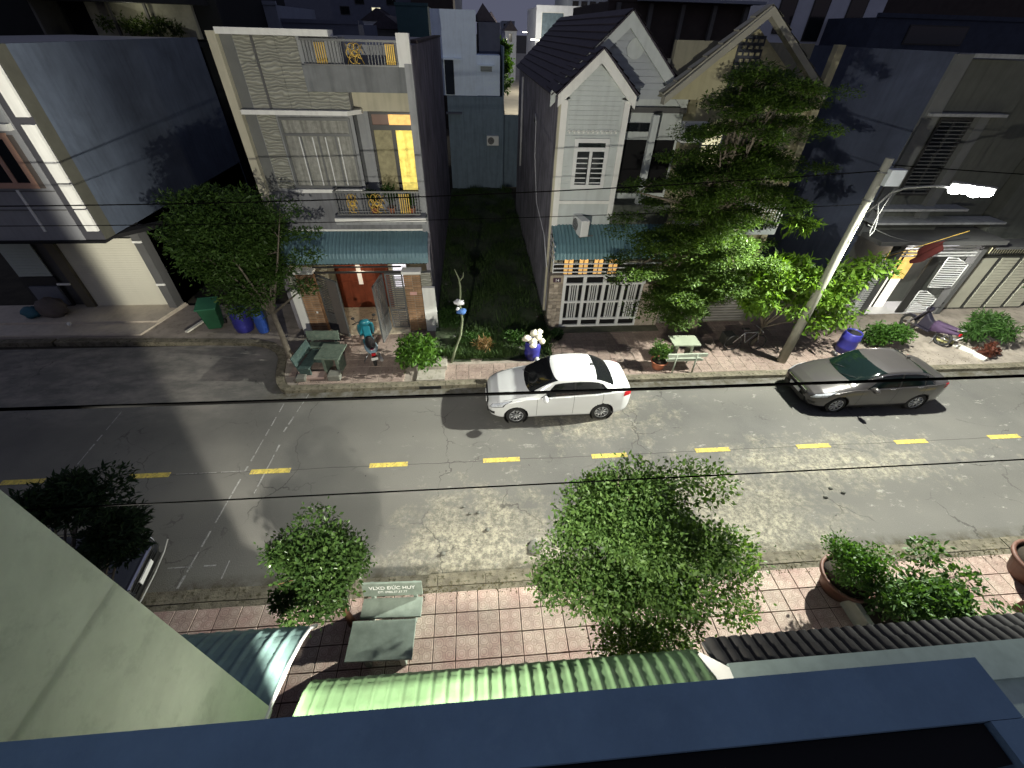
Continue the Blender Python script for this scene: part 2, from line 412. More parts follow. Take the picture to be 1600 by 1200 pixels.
# the curved kerb round the bay corner
cc = [(5.9, 3.08), (5.7, 3.2), (5.5, 3.48), (5.34, 3.85), (5.24, 4.3), (5.12, 4.8), (4.9, 5.25), (4.5, 5.6), (4.0, 5.78), (3.2, 5.86), (2.4, 5.9), (.4, 6.0), (-3, 6.15), (-20, 6.3)]
ck = bpy.data.objects.new('kerb_bay', None); scn.collection.objects.link(ck); ck['kind'] = 'structure'
def offs(P, w):
    out = []
    for i, p in enumerate(P):
        a = Vector(P[max(i - 1, 0)]); b = Vector(P[min(i + 1, len(P) - 1)]); d = (b - a).normalized(); nn = Vector((d.y, -d.x)) * -1
        q = Vector(p) - nn * w; out.append((q.x, q.y))
    return out
outer = offs(cc, .26)
for i in range(len(cc) - 1):
    a, b, c, d = cc[i], cc[i + 1], outer[i + 1], outer[i]
    g = .006
    poly = [(a[0], a[1], -.05), (b[0], b[1], -.05), (c[0], c[1], -.05), (d[0], d[1], -.05)]
    ctr = (sum(p[0] for p in poly) / 4, sum(p[1] for p in poly) / 4)
    poly = [(ctr[0] + (p[0] - ctr[0]) * .99, ctr[1] + (p[1] - ctr[1]) * .99, p[2]) for p in poly]
    MB().prism(poly, (0, 0, .18)).build('kerb_stone', M_kerb, ck)
# pavement slabs (beds) and tiles
M_bed = mk('mortar_bed', (.055, .03, .022), .95, var=.3, scale=4)
pf = MB(); P = [(x, y, .1) for x, y in outer[:11]][::-1]
pavf = MB()
poly = [(outer[i][0] + .01, outer[i][1] + .0, -.05) for i in range(0, len(outer))]
poly = poly[::-1] + [(8, 3.35, -.05), (60, 3.35, -.05), (60, 7.3, -.05), (5.2, 8.7, -.05), (-20, 8.7, -.05)]
pavf.prism(poly, (0, 0, .145)); pav_far = pavf.build('pavement_far', mk('pavement_concrete', (.27, .235, .2), .9, var=.3, scale=1.4, bump=.3, stain=.5, stain_col=(.13, .11, .08)), kind='structure')
pav_near = MB().box(-10, 40, -6.6, -3.37, -.05, .095).build('pavement_near', M_bed, kind='structure')

def tile_material(name, c1, c2, line, cell=.4, rr=.13):
    m = bpy.data.materials.new(name); m.use_nodes = True; n = m.node_tree.nodes; l = m.node_tree.links; b = n['Principled BSDF']
    tc = n.new('ShaderNodeTexCoord'); sp = n.new('ShaderNodeSeparateXYZ'); l.new(tc.outputs['Object'], sp.inputs[0])
    def M(op, a, b_=0., c=None):
        t = n.new('ShaderNodeMath'); t.operation = op
        for i, q in enumerate((a, b_)):
            if isinstance(q, (int, float)): t.inputs[i].default_value = q
            else: l.new(q, t.inputs[i])
        return t.outputs[0]
    # four-fold: fold each quarter of the tile and draw rings about quarter centres and rounded square lines
    ax = M('ABSOLUTE', sp.outputs['X']); ay = M('ABSOLUTE', sp.outputs['Y'])     # 0..half
    h = cell / 2
    qx = M('SUBTRACT', ax, h * .5); qy = M('SUBTRACT', ay, h * .5)
    r = M('SQRT', M('ADD', M('MULTIPLY', qx, qx), M('MULTIPLY', qy, qy)))
    def ring(d, w): return M('LESS_THAN', M('ABSOLUTE', d), w)
    def p4(u): return M('MULTIPLY', M('MULTIPLY', u, u), M('MULTIPLY', u, u))
    se = M('POWER', M('ADD', p4(qx), p4(qy)), .25)
    r1 = ring(M('SUBTRACT', se, h * .37), .0042); r2 = ring(M('SUBTRACT', r, h * .21), .0036)
    g1 = ring(M('SUBTRACT', ax, h * .045), .0028); g2 = ring(M('SUBTRACT', ay, h * .045), .0028)
    rc = M('SQRT', M('ADD', M('MULTIPLY', ax, ax), M('MULTIPLY', ay, ay)))
    r3 = ring(M('SUBTRACT', rc, h * .30), .003)
    g = M('MAXIMUM', M('MAXIMUM', r1, r2), M('MAXIMUM', r3, M('MAXIMUM', g1, g2)))
    ge = n.new('ShaderNodeNewGeometry')
    no = n.new('ShaderNodeTexNoise'); no.inputs['Scale'].default_value = 1.1; no.inputs['Detail'].default_value = 7; no.inputs['Roughness'].default_value = .7; l.new(ge.outputs['Position'], no.inputs['Vector'])
    rp = n.new('ShaderNodeMapRange'); rp.inputs[1].default_value = .36; rp.inputs[2].default_value = .64; l.new(no.outputs['Fac'], rp.inputs[0])
    mx = n.new('ShaderNodeMixRGB'); mx.inputs[1].default_value = (*c1, 1); mx.inputs[2].default_value = (*c2, 1); l.new(rp.outputs[0], mx.inputs[0])
    oi = n.new('ShaderNodeObjectInfo'); mr = n.new('ShaderNodeMapRange'); mr.inputs[3].default_value = .86; mr.inputs[4].default_value = 1.12; l.new(oi.outputs['Random'], mr.inputs[0])
    m2 = n.new('ShaderNodeMixRGB'); m2.blend_type = 'MULTIPLY'; m2.inputs[0].default_value = 1; l.new(mx.outputs[0], m2.inputs[1]); l.new(mr.outputs[0], m2.inputs[2])
    n3 = n.new('ShaderNodeTexNoise'); n3.inputs['Scale'].default_value = 9; n3.inputs['Detail'].default_value = 8; n3.inputs['Roughness'].default_value = .75; l.new(ge.outputs['Position'], n3.inputs['Vector'])
    r5 = n.new('ShaderNodeMapRange'); r5.inputs[1].default_value = .3; r5.inputs[2].default_value = .7; r5.inputs[3].default_value = .8; r5.inputs[4].default_value = 1.2; l.new(n3.outputs['Fac'], r5.inputs[0])
    m3 = n.new('ShaderNodeMixRGB'); m3.blend_type = 'MULTIPLY'; m3.inputs[0].default_value = 1; l.new(m2.outputs[0], m3.inputs[1]); l.new(r5.outputs[0], m3.inputs[2])
    m4 = n.new('ShaderNodeMixRGB'); m4.inputs[2].default_value = (*line, 1); l.new(m3.outputs[0], m4.inputs[1])
    l.new(M('MULTIPLY', g, .6), m4.inputs[0]); l.new(m4.outputs[0], b.inputs['Base Color'])
    b.inputs['Roughness'].default_value = .8; b.inputs['Specular IOR Level'].default_value = .3
    bp = n.new('ShaderNodeBump'); bp.inputs['Strength'].default_value = .6; bp.inputs['Distance'].default_value = .006; bp.invert = True
    l.new(g, bp.inputs['Height']); l.new(bp.outputs[0], b.inputs['Normal'])
    return m
M_tile = tile_material('red_pavement_tile', (.36, .245, .215), (.48, .40, .335), (.12, .07, .055))
def tile_field(parent, x0, nx, y0, ny, z, size=.42, gap=.009, skip=None, mat=None, limit=300, score=None):
    h = size / 2 - gap / 2
    mb = MB(); b = .008
    mb.v = [(-h, -h, 0), (h, -h, 0), (h, h, 0), (-h, h, 0), (-h + b, -h + b, .022), (h - b, -h + b, .022), (h - b, h - b, .022), (-h + b, h - b, .022)]
    for q in ((4, 5, 6, 7), (0, 1, 5, 4), (1, 2, 6, 5), (2, 3, 7, 6), (3, 0, 4, 7)): mb.face(q)
    first = None; cells = []
    for i in range(nx):
        for j in range(ny):
            x = x0 + (i + .5) * size; y = y0 + (j + .5) * size
            if skip and skip(x, y): continue
            cells.append((x, y))
    if score: cells.sort(key=score)
    rest = MB()
    for k, (x, y) in enumerate(cells):
        dz = rnd.uniform(-.004, .003)
        if k < limit:
            if first is None: first = mb.build('tile', mat or M_tile, parent); o = first
            else: o = put(first, parent, (0, 0, 0), 'tile')
            o.location = (x, y, z + dz); o.rotation_euler = (rnd.uniform(-.008, .008), rnd.uniform(-.008, .008), rnd.uniform(-.006, .006))
        else:
            b0 = len(rest.v); rest.v += [(x + a, y + c, z + d + dz) for a, c, d in mb.v]
            for q in mb.f: rest.face([b0 + t for t in q])
    if rest.v: rest.build('tile_field', mat or M_tile, parent, kind='stuff')
camxy = Vector((12, -7.5))
tile_field(pav_near, 5.1, 49, -6.42, 7, .086, score=lambda c: abs(c[0] - 14.6) + .3 * abs(c[1] + 4))
M_tile2 = tile_material('far_pavement_tile', (.24, .18, .155), (.32, .255, .215), (.10, .06, .05))
tile_field(pav_far, 5.75, 60, 3.38, 8, .086, mat=M_tile2,
           skip=lambda x, y: (10.3 < x < 14.6 and y > 4.3) or (9.6 < x < 10.9 and y < 4.1) or (x < 6 and y < 3.6) or (x > 26.2),
           score=lambda c: abs(c[0] - 14) + 2.2 * abs(c[1] - 3.4))
# the strip of dirt and weeds between kerb and near tiles is painted by the kerb material; raw edge strip:
MB().box(-4, 32, -3.50, -3.365, -.05, .105).build('kerb_edging', M_kerb, pav_near)
# drain mouth with small concrete blocks in the far kerb
dr = empty('drain_inlet', 'broken concrete drain inlet in the kerb beside the leafy green bush', 'drain', (10.35, 3.3, .1))
bx('frame', M_conc, dr, 9.95, 10.85, 3.36, 3.9, .09, .16); bx('grate', mk('dark_hole', (.01, .01, .01), 1, var=0), dr, 10.05, 10.75, 3.06, 3.079, .02, .12)
bx('block', M_conc, dr, 9.9, 10.9, 3.92, 4.5, .09, .26)

# vacant lot
M_lot = mk('weedy_soil', (.038, .055, .026), .98, var=.5, scale=1.8, bump=.8, bscale=9, stain=.35, stain_col=(.07, .06, .045))
lot = MB()
G = []
for i in range(26):
    row = []
    for j in range(90):
        x = 10.42 + i * (14.6 - 10.42) / 25; y = 4.35 + j * .23
        z = .10 + .06 * math.sin(x * 2.1 + y) * math.cos(y * 1.3) + .05 * rnd.random() + (.12 if y > 6 else .12 * (y - 4.35) / 1.65)
        row.append((x, y, z))
    G.append(row)
lot.grid(G).build('vacant_lot_ground', M_lot, kind='structure')
# ------------------------------------------------------------------ building materials
M_cream = mk('cream_paint', (.50, .47, .36), .85, var=.08, streak=.15)
M_white = mk('white_paint', (.80, .80, .76), .8, var=.06, streak=.1)
M_grey = mk('grey_paint', (.30, .31, .32), .85, var=.1, streak=.25, damp=.12)
M_dgrey = mk('dark_grey_paint', (.10, .10, .10), .8, var=.1)
M_render = mk('bare_render', (.28, .27, .30), .95, var=.25, scale=1.2, streak=.45, bump=.2, damp=.3)
M_navy = mk('navy_wall', (.092, .115, .16), .9, var=.12, scale=.8, streak=.15, damp=.22, bump=.15)
M_navy2 = mk('deep_navy_wall', (.068, .083, .13), .9, var=.12, scale=.8, streak=.15, damp=.22, bump=.15)
M_glass = mk('dark_glass', (.012, .015, .018), .08, var=0, spec=.6)
M_dframe = mk('dark_metal_frame', (.045, .045, .045), .4, var=.05, metal=.3)
M_gframe = mk('grey_metal_frame', (.16, .165, .165), .45, var=.08, metal=.4)
M_wframe = mk('white_metal_frame', (.72, .73, .72), .5, var=.05)
M_teal = mk('teal_sheet', (.125, .215, .25), .5, var=.12, scale=1.3, metal=.15, streak=.1)
M_gold = mk('gold_iron', (.62, .42, .10), .45, var=.15, metal=.5)
M_brick = mk('brown_brick', (.30, .175, .095), .85, var=.25, scale=12, rnd_obj=.25)
M_joint = mk('pale_joint', (.36, .31, .24), .9, var=.1)
M_wood = mk('red_wood', (.20, .045, .02), .45, var=.25, scale=3, streak=.3)
M_marble = mk('pale_marble', (.62, .55, .42), .35, var=.2, scale=2.5, stain=.7, stain_col=(.20, .15, .09))
M_curt = mk('grey_curtain', (.30, .30, .27), .95, var=.25, scale=8, streak=.5)
M_black = mk('black_void', (.008, .008, .009), 1, var=0)
M_roof = mk('plum_roof_tile', (.052, .045, .060), .75, var=.25, scale=4, rnd_obj=.15)
M_lity = mk('yellow_lit_curtain', (.8, .6, .1), .9, var=.35, scale=5, streak=.5, emit=(1.0, .80, .20), es=.8)
M_lito = mk('orange_lit_glass', (.8, .5, .2), .9, var=.2, scale=9, emit=(1.0, .55, .16), es=.85)
M_litw = mk('white_lit_glass', (.9, .9, .9), .9, var=.0, emit=(.95, .9, 1.0), es=1.0)
M_litp = mk('pale_yellow_lit_glass', (.9, .85, .5), .9, var=0, emit=(1, .92, .6), es=1.0)
M_pvc = mk('white_pipe', (.55, .56, .58), .5, var=.05)

def wavy_panel():
    m = bpy.data.materials.new('wave_tile_cladding'); m.use_nodes = True; n = m.node_tree.nodes; l = m.node_tree.links; b = n['Principled BSDF']
    g = n.new('ShaderNodeNewGeometry'); mp = n.new('ShaderNodeMapping'); mp.inputs['Scale'].default_value = (1, 1, 1.5); l.new(g.outputs['Position'], mp.inputs[0])
    w = n.new('ShaderNodeTexWave'); w.wave_type = 'BANDS'; w.bands_direction = 'Z'; w.inputs['Scale'].default_value = 2.6; w.inputs['Distortion'].default_value = 7; w.inputs['Detail'].default_value = .8; w.inputs['Detail Scale'].default_value = 1.3
    l.new(mp.outputs[0], w.inputs['Vector'])
    r = n.new('ShaderNodeMapRange'); r.inputs[3].default_value = .72; r.inputs[4].default_value = 1.12; l.new(w.outputs['Fac'], r.inputs[0])
    mx = n.new('ShaderNodeMixRGB'); mx.blend_type = 'MULTIPLY'; mx.inputs[0].default_value = 1; mx.inputs[1].default_value = (.34, .34, .29, 1); l.new(r.outputs[0], mx.inputs[2])
    l.new(mx.outputs[0], b.inputs['Base Color']); b.inputs['Roughness'].default_value = .6
    bp = n.new('ShaderNodeBump'); bp.inputs['Strength'].default_value = .8; bp.inputs['Distance'].default_value = .04; l.new(w.outputs['Fac'], bp.inputs['Height']); l.new(bp.outputs[0], b.inputs['Normal'])
    return m
M_wave = wavy_panel()

def corrugated(name, mat, parent, pts, x0, x1, pitch=.16, amp=.018, ripple=0., label=None):
    """pts: cross-section (y,z) from the wall outwards; ribs run along the slope"""
    mb = MB(); n = int((x1 - x0) / pitch * 6); P = []
    for i in range(n + 1):
        x = x0 + (x1 - x0) * i / n; ph = (x - x0) / pitch; fr = ph % 1
        h = amp * (1 if .1 < fr < .32 else (0 if fr > .42 else .5)) * 2
        P.append([(x, y, z + h) for y, z in pts])
    mb.grid(P, smooth=False)
    o = mb.build(name, mat, parent, label=label)
    sm = o.modifiers.new('thick', 'SOLIDIFY'); sm.thickness = .004
    return o
def curve_pts(y0, z0, y1, z1, n=9, power=2.0):
    out = []
    for i in range(n):
        t = i / (n - 1); out.append((y0 + (y1 - y0) * t, z0 + (z1 - z0) * (t ** power)))
    return out
def slats(name, mat, parent, x0, x1, y, z0, z1, n, th=.02, horizontal=True, frac=.5, d=.02):
    first = None
    if horizontal:
        s = (z1 - z0) / n; mb = MB().box(x0, x1, y, y + d, 0, s * frac)
        for k in range(n):
            if first is None: first = mb.build(name, mat, parent); o = first; base = o.location.copy()
            else: o = put(first, parent, (0, 0, 0), name)
            o.location = (0, 0, z0 + k * s + s * (1 - frac) / 2)
    else:
        s = (x1 - x0) / n; mb = MB().box(0, s * frac, y, y + d, z0, z1)
        for k in range(n):
            if first is None: first = mb.build(name, mat, parent); o = first
            else: o = put(first, parent, (0, 0, 0), name)
            o.location = (x0 + k * s + s * (1 - frac) / 2, 0, 0)
def slab_window(parent, x0, x1, z0, z1, y, fm, fr=.06, pane=None, mull=0, transom=None, depth=.08, bars=0, name='window'):
    """frame standing in front of plane y, panes set back; y is the outer wall face (facing -Y)"""
    f = MB(); f.box(x0, x1, y - .045, y + depth, z0, z0 + fr); f.box(x0, x1, y - .045, y + depth, z1 - fr, z1)
    f.box(x0, x0 + fr, y - .046, y + depth, z0 + fr, z1 - fr); f.box(x1 - fr, x1, y - .046, y + depth, z0 + fr, z1 - fr)
    for k in range(mull):
        xm = x0 + (x1 - x0) * (k + 1) / (mull + 1); f.box(xm - fr * .4, xm + fr * .4, y - .038, y + depth, z0 + fr, (transom or z1) - fr * .5)
    if transom: f.box(x0 + fr, x1 - fr, y - .042, y + depth, transom - fr / 2, transom + fr / 2)
    o = f.build(name, fm, parent)
    p = bx('pane', pane or M_glass, o, x0 + fr * .5, x1 - fr * .5, y - .010, y - .004, z0 + fr * .5, z1 - fr * .5)
    if bars:
        g = MB()
        for k in range(bars):
            zz = z0 + (z1 - z0) * (k + .5) / bars; g.box(x0, x1, y - .062, y - .048, zz - .008, zz + .008)
        g.build('bar', fm, o)
    return o

# ================================================================== HOUSE with brick gate posts (5.2..10.42)
h1 = empty('tiled_townhouse', 'two-storey grey townhouse with wave-tile cladding, teal awning and brick gate posts', 'house', (7.8, 7.5, 0))
A, B = 5.22, 10.42
body = MB()
body.box(A + .02, B - .16, 8.3, 22.5, 0, 8.55)                       # mass behind the door bay
body.box(5.45, 8.5, 7.52, 8.3, 3.4, 8.72)                            # forward left block
body.box(8.5, B - .16, 8.0, 8.3, 3.4, 4.72); body.box(8.5, 8.86, 8.0, 8.3, 4.72, 8.0); body.box(10.2, B - .16, 8.0, 8.3, 4.72, 7.4); body.box(8.86, 10.2, 8.0, 8.3, 6.97, 7.4)
body.build('wall', M_grey, h1)
bx('side_wall', mk('bare_side_wall', (.22, .20, .225), .95, var=.25, scale=.9, streak=.5, bump=.2, damp=.3), h1, B - .16, B, 7.52, 22.6, 0, 8.58)
bx('wall_coping', mk('dark_wet_coping', (.05, .038, .035), .9, var=.3), h1, B - .3, B + .02, 9.2, 22.7, 8.585, 8.66)
bx('corner_fin', M_cream, h1, A, 5.45, 7.3, 8.3, 0, 8.78)
bx('right_fin', M_grey, h1, 10.2, B - .005, 7.35, 8.0, 3.5, 8.18)
bx('coping', M_white, h1, 5.45, 8.3, 7.32, 7.9, 8.72, 8.86)
bx('fin_shadow_band', M_dgrey and mk('painted_fin_shadow', (.15, .155, .15), .85, var=.1), h1, 5.45, 5.76, 7.505, 7.52, 3.4, 8.72)  # corner fin's cast shadow painted as a darker grey strip
# wave-tile cladding as panels with recessed joints
def panel(x0, x1, z0, z1): bx('cladding_panel', M_wave, h1, x0 + .006, x1 - .006, 7.49, 7.519, z0 + .004, z1 - .004)
for z0, z1 in ((7.06, 7.6), (7.6, 8.15), (8.15, 8.71)):
    panel(5.78, 6.22, z0, z1)
    for x0, x1 in ((6.29, 6.84), (6.84, 7.4)): panel(x0, x1, z0, z1)
panel(7.4, 7.95, 7.06, 7.6); panel(7.95, 8.5, 7.06, 7.6)
for z0, z1 in ((4.9, 5.58), (5.58, 6.26), (6.26, 6.93)): panel(5.78, 6.3, z0, z1)
bx('cladding_joint', M_dgrey, h1, 6.225, 6.285, 7.50, 7.519, 7.06, 8.71)
led = MB(); led.prism([(5.46, 7.3, 6.94), (8.42, 7.3, 6.94), (8.74, 7.72, 6.94), (8.74, 8.0, 6.94), (5.46, 8.0, 6.94)], (0, 0, .11)); led.build('ledge', M_white, h1)
bx('sill', M_white, h1, 6.32, 8.42, 7.36, 7.6, 4.80, 4.90)
# upper parapet wall and railing in front of the roof terrace
bx('parapet', mk('weathered_grey', (.19, .20, .205), .9, var=.15, streak=.3), h1, 7.42, 10.2, 7.40, 7.49, 7.5, 8.1)
bx('parapet_back', M_grey, h1, 8.5, 10.2, 7.5, 8.0, 7.5, 7.8)
bx('soffit_band', M_cream, h1, 8.5, 10.2, 7.95, 7.999, 6.98, 7.5)
bx('post', M_white, h1, 10.05, 10.4, 7.36, 7.62, 8.1, 8.84)
def ornate_rail(x0, x1, y, z0, z1, orn, parent):
    r = MB(); r.box(x0, x1, y, y + .05, z1 - .05, z1); r.box(x0, x1, y + .005, y + .045, z0, z0 + .035); r.build('rail', M_gframe, parent)
    b = MB(); x = x0 + .05
    while x < x1:
        if not any(a - .02 < x < c + .02 for a, c in orn): b.box(x - .011, x + .011, y + .015, y + .035, z0, z1 - .05)
        x += .085
    b.build('baluster', M_gframe, parent)
    for a, c in orn:
        g = MB(); w = c - a; h = (z1 - z0) * .9; zc = (z0 + z1) / 2 - .01
        if w > .35:
            for k in range(6):
                t = math.pi * 2 * k / 6; cx = (a + c) / 2 + math.cos(t) * w * .28; cz = zc + math.sin(t) * h * .26
                ring = [(cx + math.cos(q) * w * .17, y + .01, cz + math.sin(q) * h * .2) for q in [i * math.pi / 6 for i in range(11)]]
                g.tube(ring, .012, 5)
            g.tube([((a + c) / 2 + math.cos(q) * .07, y + .0, zc + math.sin(q) * .07) for q in [i * math.pi / 5 for i in range(11)]], .018, 5)
            g.tube([(a + .03, y + .01, zc - h * .45), ((a + c) / 2, y + .01, zc + h * .5), (c - .03, y + .01, zc - h * .45)], .011, 5)
            g.tube([(a + .03, y + .01, zc + h * .4), ((a + c) / 2, y + .01, zc - h * .45), (c - .03, y + .01, zc + h * .4)], .011, 5)
        else:
            n = 5
            for k in range(n):
                xx = a + w * (k + .5) / n; g.box(xx - .013, xx + .013, y + .005, y + .03, z0 + .05, z1 - .08)
                g.tube([(xx - .03, y + .01, z0 + .12), (xx, y, z0 + .07), (xx + .03, y + .01, z0 + .12)], .01, 4)
        g.build('ornament', M_gold, parent)
tr = MB(); tr = bpy.data.objects.new('terrace_railing', None); scn.collection.objects.link(tr); tr.parent = h1
ornate_rail(7.5, 10.05, 7.38, 8.1, 8.68, [(7.85, 8.15), (8.65, 9.15), (9.72, 9.98)], tr)
# window with curtain
slab_window(h1, 6.36, 8.40, 4.92, 6.86, 7.5, M_gframe, .07, M_curt, mull=3, transom=6.42)
folds = MB(); P = []
for i in range(121):
    x = 6.44 + i * (8.32 - 6.44) / 120; d = .03 * math.sin(i * .62 + .8 * math.sin(i * .21)); P.append([(x, 7.487 + 0 * d, 4.99), (x, 7.487, 6.38)])
fl = MB()
for k in range(4): xx = 6.82 + k * .38; fl.box(xx, xx + .03, 7.455, 7.478, 5.0, 6.36)
fl.build('window_rail', M_wframe, h1)
cur = MB(); P = []
for i in range(161):
    x = 6.43 + i * (8.33 - 6.43) / 160; d = .013 * math.sin(i * .8 + 1.5 * math.sin(i * .13)); P.append([(x, 7.50 + d, 4.98), (x, 7.50 + d, 6.79)])
cur.grid(P); cur.build('curtain', M_curt, h1)
bx('bay_cheek', M_glass, h1, 8.501, 8.52, 7.56, 8.0, 4.95, 6.9)
# balcony door
d = MB()
d.box(8.88, 8.95, 7.97, 8.05, 4.72, 6.96); d.box(10.13, 10.2, 7.97, 8.05, 4.72, 6.96); d.box(8.95, 10.13, 7.97, 8.05, 6.9, 6.96); d.box(8.95, 10.13, 7.97, 8.05, 6.48, 6.62)
d.box(9.5, 9.62, 7.965, 8.05, 4.72, 6.48)
df = d.build('balcony_door', M_dframe, h1)
bx('pane', mk('dim_olive_curtain', (.22, .20, .13), .9, var=.3, scale=6, emit=(.3, .26, .12), es=.25), df, 8.95, 9.5, 8.02, 8.04, 4.72, 6.48)
bx('pane', M_lity, df, 9.62, 10.13, 8.02, 8.04, 4.72, 6.48, label='bright yellow lit door leaf')
bx('transom_pane', mk('dim_brown_glass', (.10, .07, .06), .3, var=.2, emit=(.2, .1, .06), es=.3), df, 8.95, 9.45, 8.02, 8.04, 6.62, 6.9)
bx('transom_pane', M_lito, df, 9.45, 10.13, 8.02, 8.04, 6.62, 6.9, label='orange lit transom pane')
# balcony slab, rail
bx('balcony_slab', M_grey, h1, 7.5, 10.38, 6.86, 7.5, 3.95, 4.18)
bx('balcony_edge', M_white, h1, 7.5, 10.42, 6.80, 6.858, 4.06, 4.17)
br = bpy.data.objects.new('balcony_railing', None); scn.collection.objects.link(br); br.parent = h1
ornate_rail(7.6, 10.25, 6.88, 4.25, 4.98, [(7.95, 8.32), (8.62, 9.18), (9.6, 9.95)], br)
MB().box(7.6, 7.64, 6.93, 7.5, 4.93, 4.98).box(7.6, 7.63, 6.93, 7.5, 4.6, 4.62).box(7.6, 7.63, 6.93, 7.5, 4.3, 4.32).build('side_rail', M_gframe, h1)
bx('lower_band', mk('slate_grey_band', (.20, .205, .22), .85, var=.15, streak=.3), h1, 5.45, 10.25, 7.42, 7.519, 3.4, 4.8)
# awning: fixed gutter flashing and sheet curving down to the street
bx('flashing', M_white, h1, 5.5, 10.4, 7.37, 7.42, 3.56, 3.62)
corrugated('awning', M_teal, h1, [(7.41, 3.55), (7.1, 3.38), (6.85, 3.22), (6.66, 3.04), (6.6, 2.9), (6.585, 2.72)], 5.5, 10.36, .12, .013)
MB().tube([(5.55, 6.62, 2.7), (10.3, 6.62, 2.7)], .02, 6).tube([(5.55, 6.95, 2.98), (10.3, 6.95, 2.98)], .02, 6).build('awning_beam', M_dframe, h1)
# brick posts, courses standing proud of pale joints
def brick_post(x0, x1, y0, y1, ztop, parent):
    p = MB().box(x0 + .012, x1 - .012, y0 + .012, y1 - .012, .1, ztop).build('gate_post', M_joint, parent)
    n = int((ztop - .12) / .075); first = None; w = (x1 - x0)
    mb = MB().box(x0, x0 + w * .5 - .006, y0, y1, 0, .056)
    for k in range(n):
        for s in range(2):
            if first is None: first = mb.build('brick', M_brick, p); o = first
            else: o = put(first, p, (0, 0, 0), 'brick')
            o.location = (s * (w * .5 + .006), rnd.uniform(-.003, .003), .13 + k * .075)
    bx('cap', M_white, p, x0 - .04, x1 + .04, y0 - .04, y1 + .04, ztop, ztop + .09)
    return p
brick_post(5.86, 6.42, 6.4, 6.72, 2.46, h1); brick_post(9.46, 10.04, 6.4, 6.72, 2.42, h1)
bx('post_side', M_wave, h1, 5.55, 5.858, 6.5, 6.7, .1, 2.4); bx('post_side', M_wave, h1, 10.042, 10.4, 6.5, 6.7, .1, 2.4)
bx('low_wall', M_white, h1, 5.55, 5.84, 6.36, 6.49, .1, 1.9); bx('low_wall', M_white, h1, 10.06, 10.5, 6.36, 6.49, .1, 1.9)
MB().prism([(10.26, 6.74, .1), (10.26, 7.5, .1), (10.26, 7.5, 3.4), (10.26, 6.74, 2.9)], (.15, 0, 0)).build('side_gable', M_render, h1)
MB().prism([(5.24, 6.74, .1), (5.24, 7.5, .1), (5.24, 7.5, 3.4), (5.24, 6.74, 2.9)], (.16, 0, 0)).build('side_gable', M_render, h1)
bx('gate_beam', M_dframe, h1, 6.46, 9.42, 6.5, 6.56, 2.42, 2.48); bx('gate_beam', M_dframe, h1, 6.46, 9.42, 6.5, 6.56, 2.62, 2.66)
# the plate and a switch on the posts
bx('name_plate', mk('pink_plate', (.62, .36, .32), .5, var=.1), h1, 9.62, 9.86, 6.385, 6.398, 1.62, 1.74)
bx('door_bell', M_white, h1, 6.2, 6.26, 6.385, 6.398, .95, 1.03)
def gate_leaf(parent, ang, hinge, w, z0=.2, z1=2.4, solid=False):
    g = bpy.data.objects.new('gate_leaf', None); scn.collection.objects.link(g); g.parent = parent
    off = Vector(hinge) - root_loc(parent); ro = root_loc(parent)
    f = MB(); f.box(0, w, -.025, .025, z0, z0 + .06); f.box(0, w, -.025, .025, z1 - .06, z1); f.box(0, .05, -.026, .026, z0, z1); f.box(w - .05, w, -.026, .026, z0, z1); f.box(0, w, -.024, .024, .95, 1.0)
    def fin(mb, name, mat):
        me = mb.build(name, mat, None); me.parent = g; return me
    fin(f, 'gate_frame', M_gframe)
    s = MB(); z = z0 + .09
    while z < z1 - .1: s.box(.05, w * .55, -.012, .012, z, z + .035); z += .075
    s.box(w * .55, w * .58, -.02, .02, z0, z1)
    z = z0 + .1
    while z < z1 - .1: s.box(w * .6, w - .06, -.012, .012, z, z + .03); z += .075
    fin(s, 'slat', M_gframe)
    if solid: fin(MB().box(w * .5, w - .05, -.03, -.026, z0 + .04, z1 - .04).box(.05, w * .5, .013, .016, z0 + .04, .95), 'sheet', mk('brown_grey_sheet', (.13, .115, .105), .6, var=.1))
    g.location = off; g.rotation_euler = (0, 0, ang)
gate_leaf(h1, R(-34), (6.5, 6.5, 0), 1.0, solid=True); gate_leaf(h1, R(180), (9.42, 6.52, 0), .62)
gate_leaf(h1, R(-98), (8.72, 6.5, 0), 1.0)
# porch: marble floor, wooden door, ceiling lamp
bx('porch_floor', M_marble, h1, 5.4, 10.26, 5.55, 8.3, .0, .16) if False else bx('porch_floor', M_marble, h1, 6.45, 9.44, 6.2, 8.3, .02, .16)
bx('porch_wall', M_cream, h1, 5.4, 6.6, 8.2, 8.3, .1, 3.4); bx('porch_wall', M_cream, h1, 8.62, 10.26, 8.2, 8.3, .1, 3.4); bx('porch_ceiling', M_white, h1, 5.42, 10.25, 7.15, 8.18, 3.1, 3.14)
wd = bx('front_door', M_wood, h1, 6.6, 8.62, 8.18, 8.28, .12, 2.9)
for k in range(4): bx('door_panel', M_wood, wd, 6.64 + k * .5, 7.06 + k * .5, 8.155, 8.178, .25, 1.3); bx('door_panel', M_wood, wd, 6.64 + k * .5, 7.06 + k * .5, 8.155, 8.178, 1.4, 2.75)
bx('reflection_strip', mk('glowing_reflection', (.8, .72, .62), .6, var=.1, emit=(1, .85, .7), es=.35), wd, 7.42, 7.58, 8.13, 8.153, 1.2, 2.85)  # light reflected in the door, painted on as a faintly glowing strip
slab_window(h1, 8.75, 9.35, 1.0, 2.7, 8.2, M_wframe, .05, M_litw, bars=12)
pl = bx('porch_lamp', M_litp, h1, 7.6, 7.9, 7.5, 7.8, 3.06, 3.098)  # assumed ceiling lamp, out of sight, inferred from the bright porch
